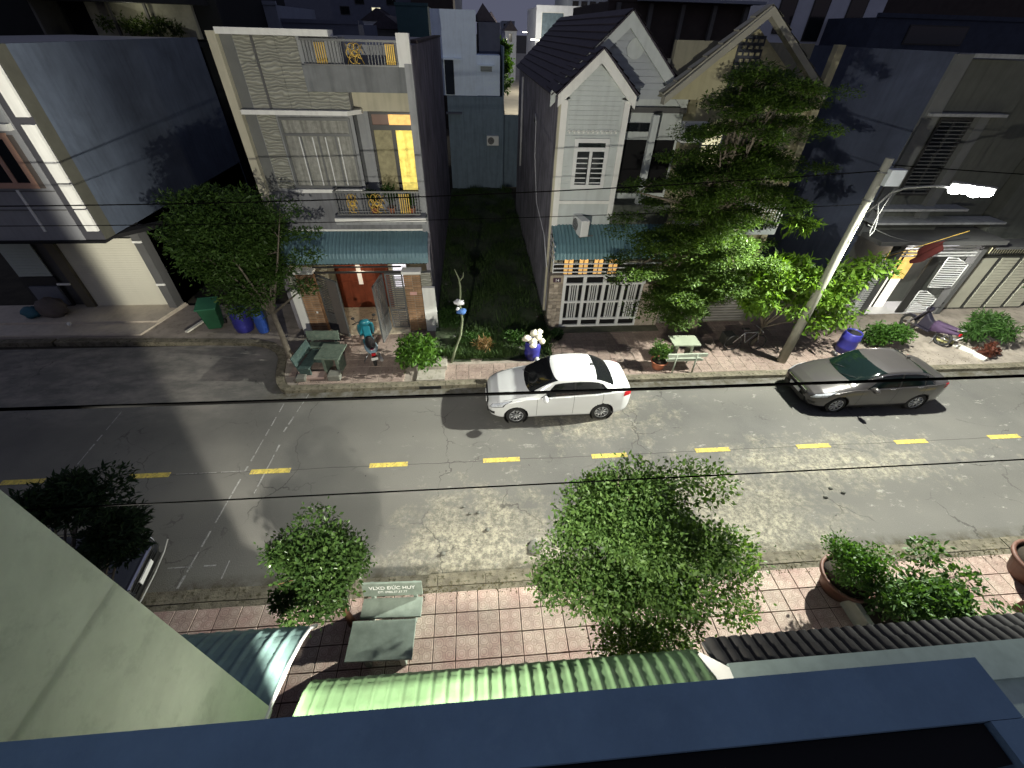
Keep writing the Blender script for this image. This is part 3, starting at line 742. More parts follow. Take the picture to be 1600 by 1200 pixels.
lamp('porch_light', 'POINT', (7.8, 7.35, 2.9), 26, (1, .86, .66), .12, h1)
# things on the terrace and balcony
for (x, y, z, s) in ((8.95, 7.2, 4.18, .9), (9.35, 7.15, 4.18, .7), (9.8, 7.2, 4.18, .6)):
    pass

# ================================================================== GABLED white HOUSE with plate 14 (14.62..19)
h2 = empty('gabled_house', 'white gabled house with plum roof, lattice gate and number 14 plate', 'house', (16.6, 7.9, 0))
M_sid = mk('white_siding', (.54, .58, .57), .8, var=.07, streak=.1)
bx('side_wall', M_render, h2, 14.65, 14.8, 7.7, 20.7, 0, 7.42)
bx('wall', M_sid, h2, 14.8, 19.0, 8.5, 20.7, 0, 7.35)
bx('bay', M_sid, h2, 14.72, 16.86, 7.72, 8.5, 3.55, 7.45)
bx('corner_pipe', M_cream, h2, 14.655, 14.73, 7.62, 7.70, .2, 7.4)
# gable of the bay, boards standing proud
def gable(parent, x0, x1, zb, xa, za, y, yb, mat):
    MB().prism([(x0, y, zb), (x1, y, zb), (xa, y, za)], (0, yb - y, 0)).build('gable_wall', mat, parent)
gable(h2, 14.75, 16.86, 7.4, 15.83, 8.25, 7.72, 8.5, M_sid)
for k in range(15):
    z = 6.5 + k * .125
    if z < 7.42: xa, xb = 15.0, 16.62
    else:
        t = (z - 7.40) / .80
        if t > .86: break
        xa, xb = 15.0 + .80 * t, 16.62 - .77 * t
    bx('siding_board', M_sid, h2, xa, xb, 7.705, 7.719, z + .005, z + .112)
# flat panels of the bay
for z0, z1 in ((4.48, 5.0), (5.01, 5.55), (5.56, 6.1), (6.11, 6.4)):
    bx('panel', M_sid, h2, 14.95, 15.22, 7.705, 7.719, z0, z1); bx('panel', M_sid, h2, 16.44, 16.72, 7.705, 7.719, z0, z1)
bx('pilaster', M_white, h2, 14.72, 14.94, 7.64, 7.704, 3.6, 7.38); bx('pilaster', M_white, h2, 16.70, 16.88, 7.64, 7.704, 3.95, 7.38)
bx('band', M_white, h2, 14.94, 16.70, 7.66, 7.704, 4.36, 4.46)
bx('band', M_sid, h2, 14.94, 16.70, 7.69, 7.704, 6.4, 6.44)
fe = MB()
for k in range(11): x = 15.05 + k * .15; fe.box(x, x + .05, 7.665, 7.704, 6.5, 6.56); fe.tube([(x - .05, 7.68, 6.55), (x + .025, 7.67, 6.6), (x + .1, 7.68, 6.55)], .012, 4)
fe.build('frieze', M_white, h2)
# barge boards
def barge(parent, xl, zl, xa, za, xr, zr, y0, y1, w, mat, name='barge_board'):
    for (x, z) in ((xl, zl), (xr, zr)):
        v = Vector((xa - x, 0, za - z)); n = Vector((-v.z, 0, v.x)).normalized()
        if n.z > 0: n = -n
        p = [(x, y0, z), (xa, y0, za), (xa, y0, za + (-w / abs(n.z)) * 1.0), (x + n.x * w * 0, y0, z - w / abs(n.z))]
        MB().prism(p, (0, y1 - y0, 0)).build(name, mat, parent)
barge(h2, 14.62, 7.52, 15.83, 8.62, 17.02, 7.50, 7.60, 7.704, .24, M_white)
def roof_plane(parent, a, b, c, d, n, name='roof', mat=None, th=.05):
    """tile courses between eave a-b and ridge d-c, each one lapping the next"""
    a, b, c, d = map(Vector, (a, b, c, d)); nrm = (b - a).cross(d - a).normalized()
    if nrm.z < 0: nrm = -nrm
    MB().prism([a, b, c, d], nrm * -.04).build(name, mat or M_roof, parent)
    for k in range(n):
        t0 = k / n; t1 = (k + 1.12) / n; t1 = min(t1, 1)
        p = [a.lerp(d, t0) + nrm * .055, b.lerp(c, t0) + nrm * .055, b.lerp(c, t1) + nrm * .012, a.lerp(d, t1) + nrm * .012]
        q = MB(); q.v = [tuple(x) for x in p] + [tuple(a.lerp(d, t0) + nrm * .002), tuple(b.lerp(c, t0) + nrm * .002)]
        q.face((0, 1, 2, 3)); q.face((4, 5, 1, 0)); q.build('roof_course', mat or M_roof, parent)
# small gable roof on the bay, then the main roof behind
roof_plane(h2, (14.56, 7.56, 7.54), (14.56, 9.6, 7.54), (15.83, 9.6, 8.66), (15.83, 7.56, 8.66), 6)
roof_plane(h2, (17.08, 9.6, 7.54), (17.08, 7.56, 7.54), (15.83, 7.56, 8.66), (15.83, 9.6, 8.66), 6)
roof_plane(h2, (14.5, 8.3, 7.45), (14.5, 20.9, 7.45), (16.72, 20.9, 9.52), (16.72, 8.3, 9.52), 11)
roof_plane(h2, (19.05, 20.9, 7.35), (19.05, 8.3, 7.35), (16.72, 8.3, 9.52), (16.72, 20.9, 9.52), 11)
gable(h2, 14.7, 18.9, 7.35, 16.72, 9.3, 8.5, 9.0, mk('blue_grey_siding', (.40, .43, .46), .8, var=.06))
barge(h2, 14.5, 7.52, 16.72, 9.50, 18.98, 7.40, 8.32, 8.44, .3, M_sid)
MB().cyl((17.0, 8.42, 8.62), (17.0, 8.5, 8.62), .26, n=24).build('gable_disc', M_sid, h2)
for k in range(10):
    z = 7.45 + k * .17; t = (z - 7.35) / 1.95; bx('siding_board', mk('blue_grey_siding', (.4, .43, .46)), h2, 14.9 + 1.9 * t, 18.6 - 1.75 * t, 8.475, 8.499, z, z + .15)
# recessed right half: dark verandah, door with transom, lit room
bx('beam', M_dgrey, h2, 16.9, 19.0, 8.3, 8.5, 7.0, 7.15); bx('verandah_void', M_black, h2, 17.0, 18.9, 8.46, 8.499, 4.5, 6.2); bx('transom_pane', M_glass, h2, 17.1, 18.2, 8.43, 8.459, 6.45, 6.7)
bx('verandah_post', M_sid, h2, 17.75, 17.95, 7.8, 8.0, 4.3, 7.0)
w14 = slab_window(h2, 15.28, 16.42, 4.86, 6.36, 7.71, M_wframe, .12, M_glass, mull=1, transom=6.05)
for cx in (15.56, 16.12):
    g = MB()
    for k in range(6): g.box(cx - .2, cx + .2, 7.66, 7.68, 5.03 + k * .15, 5.06 + k * .15)
    g.build('bar', M_wframe, w14)
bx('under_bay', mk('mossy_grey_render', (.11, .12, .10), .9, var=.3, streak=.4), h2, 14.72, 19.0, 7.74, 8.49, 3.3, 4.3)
bx('lower_wall', M_cream, h2, 14.8, 19.0, 8.2, 8.49, .1, 3.3)
aw = corrugated('awning', mk('blue_teal_sheet', (.13, .24, .27), .5, var=.12, metal=.15), h2, [(7.7, 3.62), (7.4, 3.52), (7.1, 3.38), (6.85, 3.2), (6.65, 2.98), (6.58, 2.78)], 14.74, 18.9, .13, .014)
fr = MB()
for z in (2.68, 2.52, 2.38): fr.box(14.7, 18.6, 6.42, 6.46, z, z + .035)
for z in (3.3, 3.1, 2.9, 2.7): fr.box(14.70, 14.73, 6.45, 7.6 - (3.4 - z) * .2, z, z + .03)
fr.box(14.69, 14.72, 6.45, 6.49, 2.35, 3.0); fr.build('awning_frame', M_wframe, h2)
for x in (15.42, 16.02, 16.62, 17.22): slab_window(h2, x, x + .44, 1.2, 2.6, 8.17, M_dframe, .04, M_lito, mull=1)
# gate post clad in stone, with the plate 14
st = MB().box(14.63, 15.12, 6.42, 6.72, .1, 2.28).build('stone_post', M_joint, h2)
M_stone = mk('buff_stone', (.36, .31, .25), .9, var=.35, scale=7, rnd_obj=.35, bump=.4)
z = .12; first = None
while z < 1.95:
    for s in range(3):
        x0 = 14.625 + s * .165 + (.0 if int(z * 9) % 2 else .0)
        m_ = MB().box(x0, x0 + .155, 6.395 - rnd.random() * .012, 6.419, z, z + .13).build('stone', M_stone, st)
    z += .142
pl = bx('number_plate', mk('maroon_plate', (.06, .03, .05), .4, var=.05), h2, 14.74, 15.02, 6.385, 6.4185, 2.03, 2.19)
MX = Matrix(((1, 0, 0), (0, 0, -1), (0, 1, 0))).to_4x4()
def face_street(x, y, z): m = MX.copy(); m.translation = Vector((x, y, z)); return m
text('number', '14', .15, M_wht_txt if 'M_wht_txt' in globals() else mk('white_lettering', (.85, .85, .82), .6, var=0), pl, face_street(14.88, 6.381, 2.105))
# lattice gate: white box sections
gt = bpy.data.objects.new('gate', None); scn.collection.objects.link(gt); gt.parent = h2
bx('gate_backing', M_black, gt, 15.2, 18.12, 6.56, 6.57, .14, 2.25)
gf = MB(); X = [15.18, 15.92, 16.66, 17.4, 18.14]
for x in X: gf.box(x - .06, x + .06, 6.44, 6.52, .12, 2.28)
for z in (.12, .42, 1.15, 1.88, 2.2): gf.box(15.18, 18.14, 6.43, 6.5, z, z + .07)
gf.build('gate_frame', M_wframe, gt)
pz = MB()
for i in range(4):
    xa, xb = X[i] + .06, X[i + 1] - .06; c = (xa + xb) / 2
    for dx in (-.12, -.04, .04, .12): pz.box(c + dx - .014, c + dx + .014, 6.45, 6.5, .42, 2.2 - .3)
    for dx in (-.16, .16): pz.box(c + dx - .012, c + dx + .012, 6.45, 6.5, .42, 2.2 - .3)
pz.build('gate_bar', M_wframe, gt)
MB().box(18.14, 19.0, 6.42, 6.7, .1, 1.9).build('front_wall', M_stone, h2)
bx('doorstep', mk('mossy_step', (.10, .10, .07), .9, var=.4), h2, 14.65, 19.0, 6.0, 6.41, .0, .12)
# wall pipe and cable on the side
MB().tube([(14.63, 13.2, 6.0), (14.62, 12.8, 6.35), (14.62, 12.5, 6.1), (14.62, 12.3, 4.9), (14.62, 11, 3.4), (14.62, 8.4, 3.0), (14.62, 7.3, 2.2)], .02, 6).build('cable', M_pvc, h2)
MB().cyl((14.6, 18.2, 3.2), (14.6, 18.2, 7.2), .05, n=8).build('downpipe', M_pvc, h2)
# air-conditioner outside unit, on a bracket over the awning
def ac_unit(name, label, loc, rz, w=.78, h=.56, d=.3, group=None):
    r = empty(name, label, 'air conditioner', (0, 0, 0), 0, group)
    MB().box(-w / 2, w / 2, -d / 2, d / 2, 0, h).build('casing', M_wframe, r, bevel=.02)
    MB().cyl((-.12, -d / 2 - .002, h * .5), (-.12, -d / 2 - .012, h * .5), h * .38, n=24).build('fan_recess', M_black, r)
    g = MB()
    for k in range(9): g.box(-.12 - h * .36, -.12 + h * .36, -d / 2 - .025, -d / 2 - .015, h * .5 + (k - 4) * h * .08, h * .5 + (k - 4) * h * .08 + .008)
    for k in range(10): g.box(w / 2 - .02, w / 2 + .006, -d / 2 + .02, d / 2 - .02, .05 + k * .05, .07 + k * .05)
    g.build('grille', M_wframe, r)
    MB().box(-w / 2 + .1, -w / 2 + .14, -d / 2, d / 2 + .25, -.05, 0).box(w / 2 - .14, w / 2 - .1, -d / 2, d / 2 + .25, -.05, 0).build('bracket', M_gframe, r)
    r.location = loc; r.rotation_euler = (0, 0, rz)
    return r
ac_unit('air_conditioner', 'white outdoor unit jutting out above the blue awning of the white gabled house', (15.72, 7.35, 3.45), R(-78))
# ================================================================== left HOUSE (X -5..0)
h0 = empty('grey_townhouse', 'grey townhouse at the far left with white stripes and cream roller door', 'house', (-2.5, 7.1, 0))
bx('wall', mk('slate_front', (.28, .285, .30), .85, var=.08, streak=.12), h0, -5.1, -.62, 7.1, 17.6, 3.4, 8.38)
bx('corner_band', mk('near_black_band', (.055, .055, .065), .8, var=.1), h0, -.62, -.02, 7.12, 7.6, 3.4, 8.38)
bx('side_wall', M_navy, h0, -.16, 0, 7.6, 17.7, 3.42, 8.40)
bx('side_wall', M_navy, h0, -.13, -.02, 8.76, 17.7, 0, 3.419)
bx('side_return', mk('olive_dark_return', (.075, .075, .06), .9, var=.15), h0, -.14, .0, 7.14, 7.599, 3.4, 8.40)
bx('wall_lower', M_dgrey, h0, -5.1, -.02, 8.75, 17.6, 0, 3.4)
for z0, z1 in ((3.72, 4.38), (4.42, 5.12), (5.16, 6.66), (6.84, 8.3)): bx('white_stripe', M_white, h0, -.36, -.03, 7.03, 7.118, z0, z1)
bx('thin_stripe', M_white, h0, -1.68, -1.60, 7.07, 7.099, 3.7, 4.95)
bx('ledge', M_white, h0, -5.1, -.66, 6.95, 7.099, 6.52, 6.68)
wp = mk('pink_frame', (.50, .30, .22), .7, var=.1)
w = slab_window(h0, -2.7, -.95, 5.0, 6.45, 7.1, wp, .15, M_glass, mull=2)
bx('window_lining', mk('brown_lining', (.12, .10, .09), .8, var=.1), h0, -1.1, -.8, 7.08, 7.098, 5.0, 6.4)
bx('panel', M_grey, h0, -5.1, -.64, 7.06, 7.099, 6.7, 8.36)
for z in (4.35, 4.9): bx('joint', M_dgrey, h0, -5.1, -.62, 7.085, 7.099, z, z + .03)
# canopy edge and gate hood
cp = MB(); cp.box(-5.1, .05, 6.95, 8.7, 3.36, 3.42); cp.build('canopy', M_black, h0)
MB().prism([(-.05, 7.5, 3.42), (.75, 8.35, 3.42), (.75, 8.35, 3.3), (-.05, 7.5, 3.3)], (0, .6, .0)).build('canopy_wing', M_black, h0)
# roller door of separate laths
M_rol = mk('cream_roller_lath', (.62, .60, .50), .6, var=.06)
first = None; mbl = MB().box(-2.95, -.16, 8.56, 8.6, 0, .088)
rd = bpy.data.objects.new('roller_door', None); scn.collection.objects.link(rd); rd.parent = h0
for k in range(30):
    if first is None: first = mbl.build('lath', M_rol, rd); o = first
    else: o = put(first, rd, (0, 0, 0), 'lath')
    o.location = (0, 0, .18 + k * .091)
bx('door_jamb', mk('olive_jamb', (.13, .115, .08), .8, var=.1), h0, -3.3, -2.97, 8.45, 8.75, .15, 3.36)
bx('door_jamb', M_dgrey, h0, -.14, .15, 8.3, 8.75, .15, 3.36)
for z in (1.2, 2.85): bx('white_tab', M_white, h0, -3.75, -3.3, 8.4, 8.449, z, z + .07); bx('white_tab', M_white, h0, -.14, .16, 8.25, 8.299, z, z + .07)
# glazed door left of it with pale laths above
first = None; mbl = MB().box(-5.0, -3.85, 8.56, 8.6, 0, .1)
sh = bpy.data.objects.new('louvre_shutter', None); scn.collection.objects.link(sh); sh.parent = h0
M_lou = mk('pale_green_lath', (.42, .47, .43), .6, var=.1)
for k in range(14):
    if first is None: first = mbl.build('lath', M_lou, sh); o = first
    else: o = put(first, sh, (0, 0, 0), 'lath')
    o.location = (0, 0, 1.5 + k * .106)
bx('dark_panel', M_dframe, h0, -5.1, -3.85, 8.6, 8.7, .15, 1.45); bx('grey_panel', mk('bluish_panel', (.16, .17, .2), .6), h0, -4.9, -3.9, 8.5, 8.59, .3, 1.1)
terr = MB(); terr.prism([(-12, 6.72, .0), (-.28, 6.52, .0), (.28, 8.75, .0), (-12, 8.75, .0)], (0, 0, .16)); terr.build('front_step', mk('buff_step', (.52, .46, .38), .7, var=.12, stain=.2, stain_col=(.2, .17, .13)), h0)
MB().prism([(-12, 7.45, .161), (-.1, 7.32, .161), (.26, 8.7, .161), (-12, 8.7, .161)], (0, 0, .07)).build('front_step', MATS['buff_step'], h0)
# dark building beyond with roof garden lit from within
hb = empty('roof_garden_building', 'black unlit building behind the grey townhouse with a lit roof garden', 'building', (-6, 20, 0))
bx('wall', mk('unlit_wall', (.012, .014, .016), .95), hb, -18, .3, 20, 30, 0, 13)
bx('side_fin', mk('thin_grey_fin', (.10, .10, .09), .8), hb, -6.6, -6.5, 18.2, 20, 8.3, 12)
bx('recess_back', mk('lit_render', (.30, .30, .24), .9, var=.3, scale=1.5), hb, -5.0, -.5, 19.2, 19.4, 8.3, 9.5)
for (x, c) in ((-3.9, 1), (-2.4, .7)): bx('column', M_dgrey, hb, x, x + .1, 18.9, 19.0, 8.3, 9.5)
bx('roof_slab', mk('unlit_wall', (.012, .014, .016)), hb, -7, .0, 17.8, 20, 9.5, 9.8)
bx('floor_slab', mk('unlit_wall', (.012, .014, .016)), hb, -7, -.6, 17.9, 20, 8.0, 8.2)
lamp('roof_garden_lamp', 'POINT', (-2.6, 18.3, 9.35), 9, (1, .95, .7), .08, hb)  # assumed lamp, itself unseen, inferred from the lit plants

# ================================================================== yellow gabled HOUSE (19.02..22.95)
h3 = empty('yellow_house', 'pale yellow gabled house half hidden behind the tall layered tree', 'house', (21, 7.5, 0))
M_yel2 = mk('pale_yellow_paint', (.40, .37, .235), .85, var=.1, streak=.15)
bx('wall', M_yel2, h3, 19.03, 22.95, 7.7, 20, 0, 8.0); bx('parapet', mk('grey_yellow', (.25, .24, .18), .9, var=.12, streak=.2), h3, 18.3, 22.72, 8.6, 8.8, 7.6, 8.85)
bx('corner_strip', M_yel2, h3, 22.72, 22.95, 7.5, 7.72, 0, 8.85)
gable(h3, 17.95, 22.6, 7.45, 20.25, 9.15, 7.62, 8.4, M_yel2)
barge(h3, 17.75, 7.55, 20.25, 9.62, 22.78, 7.72, 7.2, 7.5, .16, mk('grey_barge', (.30, .29, .24), .8, var=.1))
mk('grey_barge', (.30, .29, .24), .8, var=.1)
roof_plane(h3, (17.7, 7.3, 7.6), (17.7, 7.62, 7.6), (20.25, 7.62, 9.66), (20.25, 7.3, 9.66), 7, mat=MATS['grey_barge'])
roof_plane(h3, (22.85, 7.62, 7.7), (22.85, 7.3, 7.7), (20.25, 7.3, 9.66), (20.25, 7.62, 9.66), 7, mat=MATS['grey_barge'])
lat = bx('lattice_panel', mk('lattice_back', (.05, .055, .07), .9, var=.2), h3, 19.75, 20.5, 7.56, 7.619, 7.3, 9.0)
for k in range(11):
    for s in range(4):
        x = 19.78 + s * .18 + (.09 if k % 2 else 0)
        if x < 20.44: bx('lattice_block', M_yel2, lat, x, x + .09, 7.5, 7.559, 7.35 + k * .15, 7.42 + k * .15)
slab_window(h3, 19.45, 20.15, 5.6, 6.7, 7.7, M_wframe, .05, M_litp, mull=1, transom=6.2, bars=5)
slab_window(h3, 20.9, 21.9, 4.6, 6.4, 7.7, M_dframe, .07, M_glass, mull=1)
bx('balcony', M_sid, h3, 19.2, 22.6, 6.7, 7.7, 3.6, 3.8)
for k in range(20): pass
rl = MB(); rl.box(19.2, 22.6, 6.72, 6.76, 4.6, 4.65)
for k in range(30): rl.box(19.22 + k * .116, 19.25 + k * .116, 6.72, 6.75, 3.8, 4.6)
rl.build('balcony_rail', M_wframe, h3)
bx('ledge', M_yel2, h3, 19.03, 22.95, 7.45, 7.7, 3.85, 3.95)
wall_ = bx('front_wall', mk('louvred_grey', (.20, .19, .16), .8, var=.15), h3, 19.03, 22.9, 6.6, 6.75, .1, 1.9)
g3 = MB()
for k in range(16): g3.box(20.9, 22.6, 6.55, 6.6, .2 + k * .12, .26 + k * .12)
g3.build('gate', mk('grey_gate', (.3, .29, .27), .6), h3)
ac_unit('air_conditioner', 'white outdoor unit on the yellow house seen through the tall tree', (18.95, 7.35, 6.35), 0, group=None)

# ================================================================== right dark HOUSE (26.4..31.5)
h4 = empty('dark_townhouse', 'dark unlit townhouse behind the street lamp with an open barred gate', 'house', (28.5, 7.5, 0))
M_dg = mk('green_grey_paint', (.085, .09, .08), .9, var=.12, streak=.2)
bx('side_wall', M_navy2, h4, 26.4, 26.55, 7.42, 21, 0, 8.76)
bx('wall', M_dg, h4, 26.55, 31.55, 7.9, 21, 0, 8.6)
bx('front_pier', mk('slate_pier', (.12, .125, .125), .9, var=.12), h4, 26.41, 26.95, 7.3, 7.9, 3.3, 8.72)
bx('front_face', M_dg, h4, 26.95, 29.6, 7.5, 7.9, 3.3, 8.6); bx('front_face', M_dg, h4, 29.6, 31.5, 7.75, 7.9, 3.3, 8.6)
bx('coping', M_grey, h4, 27.0, 28.7, 7.35, 7.9, 8.64, 8.74)
bx('ledge', M_grey, h4, 26.5, 29.2, 7.2, 7.5, 7.16, 7.24); bx('ledge', M_grey, h4, 28.6, 31.4, 7.55, 7.75, 7.9, 7.97)
bx('ledge', M_grey, h4, 26.4, 29.8, 6.95, 7.5, 4.3, 4.38); bx('ledge', M_grey, h4, 26.3, 31.5, 6.8, 7.5, 3.88, 3.95)
ww = slab_window(h4, 27.2, 28.35, 4.7, 7.1, 7.5, M_dframe, .08, M_glass, mull=1, bars=0)
for k in range(20): bx('grille_bar', MATS['grey_metal_frame'], ww, 27.25, 28.3, 7.42, 7.44, 4.78 + k * .115, 4.81 + k * .115)
bx('pier', mk('slate_pier', (.12, .125, .125)), h4, 28.4, 28.75, 7.3, 7.5, 3.95, 7.16)
bx('canopy', M_dgrey, h4, 26.5, 31.5, 6.3, 7.9, 3.3, 3.45)
# lit hall behind the open gate
bx('hall_back', mk('hall_wall', (.7, .62, .45), .7, var=.1), h4, 28.0, 31.3, 10.5, 10.6, .1, 3.2)
bx('hall_floor', mk('white_floor_tile', (.75, .74, .74), .3, var=.05), h4, 28.0, 31.4, 6.9, 10.5, .05, .12)
for x in (27.9, 31.35): bx('gate_pier', M_dgrey, h4, x, x + .22, 6.8, 7.1, .1, 3.3)
gb = MB()
for z in (3.1, 2.98, 2.86, 2.74, 2.62): gb.box(28.1, 31.35, 6.9, 6.94, z, z + .05)
gb.build('over_gate_bar', M_wframe, h4)
bx('over_gate_lamp', M_litw, h4, 30.0, 30.5, 7.0, 7.1, 2.95, 3.2)
lt = MB(); lt.lathe([(.02, 0), (.26, .04), (.34, .16), (.26, .28), (.02, .34)], (30.0, 7.25, 2.92), 18); lt.build('globe_lamp', M_litw, h4)
lamp('hall_light', 'POINT', (29.6, 7.7, 2.7), 130, (1, .92, .95), .15, h4)
bx('glazed_door', mk('lit_glazed_door', (.85, .83, .78), .6, var=.1, emit=(1, .93, .82), es=.95), h4, 28.35, 29.0, 7.5, 7.54, .12, 1.75)
bx('glazed_door', mk('lit_orange_banner', (.85, .55, .15), .7, var=.35, scale=5, emit=(1, .68, .2), es=.85), h4, 28.35, 29.0, 7.5, 7.54, 1.76, 2.6)
bx('glazed_door', mk('lit_glazed_door', (.85, .83, .78)), h4, 29.08, 29.55, 7.5, 7.54, .12, 1.4)
bx('glazed_door', mk('lit_orange_banner', (.85, .55, .15)), h4, 29.08, 29.65, 7.5, 7.54, 1.41, 2.6)
bx('door_post', M_black, h4, 29.0, 29.08, 7.48, 7.55, .12, 2.6)
def bar_leaf(parent, hinge, ang, w, z0, z1, notch):
    g = bpy.data.objects.new('gate_leaf', None); scn.collection.objects.link(g); g.parent = parent
    f = MB(); poly = [(0, 0, z0), (w, 0, z0), (w, 0, z1 - notch), (w * .35, 0, z1), (0, 0, z1)]
    for i in range(5): f.tube([poly[i], poly[(i + 1) % 5]], .022, 4)
    me = f.build('gate_frame', M_wframe, None); me.parent = g
    s = MB(); z = z0 + .07
    while z < z1 - .03:
        xe = w if z < z1 - notch else w - (w * .65) * (z - (z1 - notch)) / notch
        s.box(.01, xe - .01, -.012, .012, z, z + .04); z += .095
    me = s.build('gate_bar', M_wframe, None); me.parent = g
    g.location = Vector(hinge) - root_loc(parent); g.rotation_euler = (0, 0, ang)
bar_leaf(h4, (30.05, 6.9, 0), R(-8), .85, .2, 1.15, .3); bar_leaf(h4, (30.35, 6.95, 0), R(-5), .95, 1.3, 2.55, .25)
bx('dark_leaf', M_dframe, h4, 29.62, 30.0, 6.9, 6.95, .15, 2.6)
sl = MB()
for k in range(26): sl.box(27.55, 27.95, 6.88, 6.93, .2 + k * .09, .25 + k * .09)
sl.box(27.5, 27.56, 6.86, 6.95, .1, 2.7); sl.box(27.95, 28.0, 6.86, 6.95, .1, 2.7)
sl.build('side_grille', M_wframe, h4)
# next house right: shutter gate
h5 = empty('shuttered_house', 'dark house at the right edge with pale louvred shutter doors', 'house', (34, 7.2, 0))
bx('wall', M_dg, h5, 31.7, 37, 7.4, 20, 0, 8.4)
bx('canopy', M_dgrey, h5, 31.7, 37, 6.6, 7.6, 3.0, 3.1)
for i, x in enumerate((32.0, 32.95, 33.9, 34.85)):
    p = bx('shutter', M_dframe, h5, x, x + .9, 7.2, 7.3, .1, 2.45)
    for k in range(18 if i else 1):
        if i: bx('lath', mk('buff_lath', (.34, .33, .27), .7, var=.1), p, x + .08, x + .82, 7.16, 7.199, .18 + k * .125, .285 + k * .125)
    if not i: bx('sheet', MATS.get('buff_lath') or mk('buff_lath', (.34, .33, .27), .7, var=.1), p, x + .08, x + .82, 7.17, 7.199, .18, 2.4)
ft = bx('fanlight', M_litp, h5, 32.4, 34.6, 7.3, 7.32, 2.55, 2.9)
fb = MB()
for k in range(20): fb.box(32.4 + k * .115, 32.45 + k * .115, 7.24, 7.28, 2.5, 2.95)
fb.build('fanlight_bar', M_dframe, h5)

# ================================================================== house at the end of the vacant lot
h6 = empty('rear_house', 'pale blue-white rear house at the end of the dark vacant lot', 'house', (12.2, 25, 0))
M_bw = mk('blue_white_paint', (.74, .86, 1.0), .85, var=.07, streak=.08)
bx('wall_upper', M_bw, h6, 9.8, 12.42, 25, 34, 5.7, 9.8); bx('wall_upper', M_bw, h6, 12.42, 13.85, 25.2, 34, 5.7, 7.75)
bx('penthouse', mk('slate_blue', (.10, .11, .15), .9, var=.1), h6, 12.6, 13.95, 27, 34, 7.75, 9.3)
bx('wall_lower', mk('lower_blue_grey', (.17, .23, .29), .9, var=.12, streak=.2), h6, 10.5, 14.02, 24.8, 34, 0, 5.68)
bx('ledge', M_bw, h6, 9.8, 11.5, 24.8, 25, 7.5, 7.58); bx('canopy', mk('slate_blue', (.1, .11, .15)), h6, 10.4, 11.4, 24.5, 24.8, 4.75, 4.85)
bx('small_window', mk('slate_glass', (.10, .13, .15), .4, var=.2), h6, 12.65, 13.35, 25.15, 25.199, 6.95, 7.2); bx('window_hood', M_bw, h6, 12.5, 13.5, 25.0, 25.199, 7.22, 7.27)
bx('stair_void', mk('dark_blue_void', (.012, .018, .03), .9), h6, 10.45, 11.0, 24.95, 24.999, 5.75, 7.5)
MB().prism([(12.3, 27.5, 9.4), (14.0, 27.5, 9.0), (12.9, 27.5, 10.2)], (0, 4, 0)).build('roof', M_roof, h6)
bx('wall_lower', mk('lower_blue_grey', (.14, .16, .20)), h6, 14.0, 14.08, 24.75, 34, 0, 8.2)
ac_unit('air_conditioner', 'white outdoor unit on the rear house wall at the end of the vacant lot', (13.35, 24.62, 3.0), 0)
bx('boundary_wall', mk('lower_blue_grey', (.14, .16, .20)), h6, 14.08, 15.6, 26, 26.2, 0, 4.55)

# ================================================================== town beyond (rooftops against the dusk)
M_far = [mk('far_blue_wall', (.24, .27, .34), .9, var=.1), mk('far_slate_wall', (.12, .135, .19), .9, var=.1), mk('far_white_wall', (.55, .58, .66), .9, var=.08),
         mk('far_green_wall', (.05, .10, .11), .9, var=.1), mk('far_brown_wall', (.05, .04, .038), .9, var=.2), mk('far_grey_wall', (.12, .12, .12), .9, var=.15)]
def far_house(name, label, x0, x1, y0, y1, h, m, win=(), roof=None, cat='building', group=None):
    r = empty(name, label, cat, ((x0 + x1) / 2, y0, 0), 0, group)
    bx('wall', m, r, x0, x1, y0, y1, 0, h)
    bx('parapet', m, r, x0 - .06, x1 + .06, y0 - .06, y0 + .1, h, h + .18)
    for (a, b, c, d, mm) in win:
        f = bx('window', M_wframe if mm is not M_glass else M_dframe, r, a - .06, b + .06, y0 - .05, y0 - .01, c - .06, d + .06); bx('pane', mm, f, a, b, y0 - .06, y0 - .051, c, d)
    if roof:
        MB().prism([(x0 - .3, y0 - .2, h + .18), (x1 + .3, y0 - .2, h + .18), ((x0 + x1) / 2, y0 - .2, h + roof)], (0, y1 - y0, 0)).build('roof', M_roof, r)
    return r
far_house('block', 'plain blue-grey block rising behind the tiled townhouse, left of two', -2.7, 1.0, 26, 34, 9.75, M_far[0], [(-1.9, -1.1, 9.9, 10.2, M_glass)][:0])
far_house('block', 'low darker slate block behind the tiled townhouse, right of the blue-grey block', 1.02, 5.4, 26.3, 33, 9.0, M_far[1], [])
far_house('block', 'dark green block rising behind the right corner post of the tiled townhouse', 6.5, 8.9, 36, 44, 10.2, M_far[3], [])
far_house('block', 'wide dark slate block with a few lit windows closing the view behind the tiled townhouse', -3, 6.2, 56, 66, 13.2, M_far[1], [(-2 + i * 1.7, -1.1 + i * 1.7, 9.9 + (i % 2) * .9, 10.5 + (i % 2) * .9, M_litp if i == 2 else M_glass) for i in range(5)])
far_house('block', 'dark brown block left of the pale tall block behind the townhouse', 6.3, 10.5, 50, 58, 12.4, M_far[4], [(7, 7.6, 9.6, 10.3, M_glass), (8.6, 9.2, 9.6, 10.3, M_litw)])
far_house('roof_cluster', 'small dark gabled house among rooftops behind the terrace railing', 3.9, 6.3, 40, 48, 8.6, M_far[5], [(4.4, 5.0, 7.4, 8.2, M_glass)], 1.1, 'house')
far_house('roof_cluster', 'pale gabled house behind the ornamental terrace railing, far off', 1.0, 4.0, 52, 58, 9.2, M_far[2], [(1.8, 2.3, 8.2, 8.8, M_litw)], 1.2, 'house')
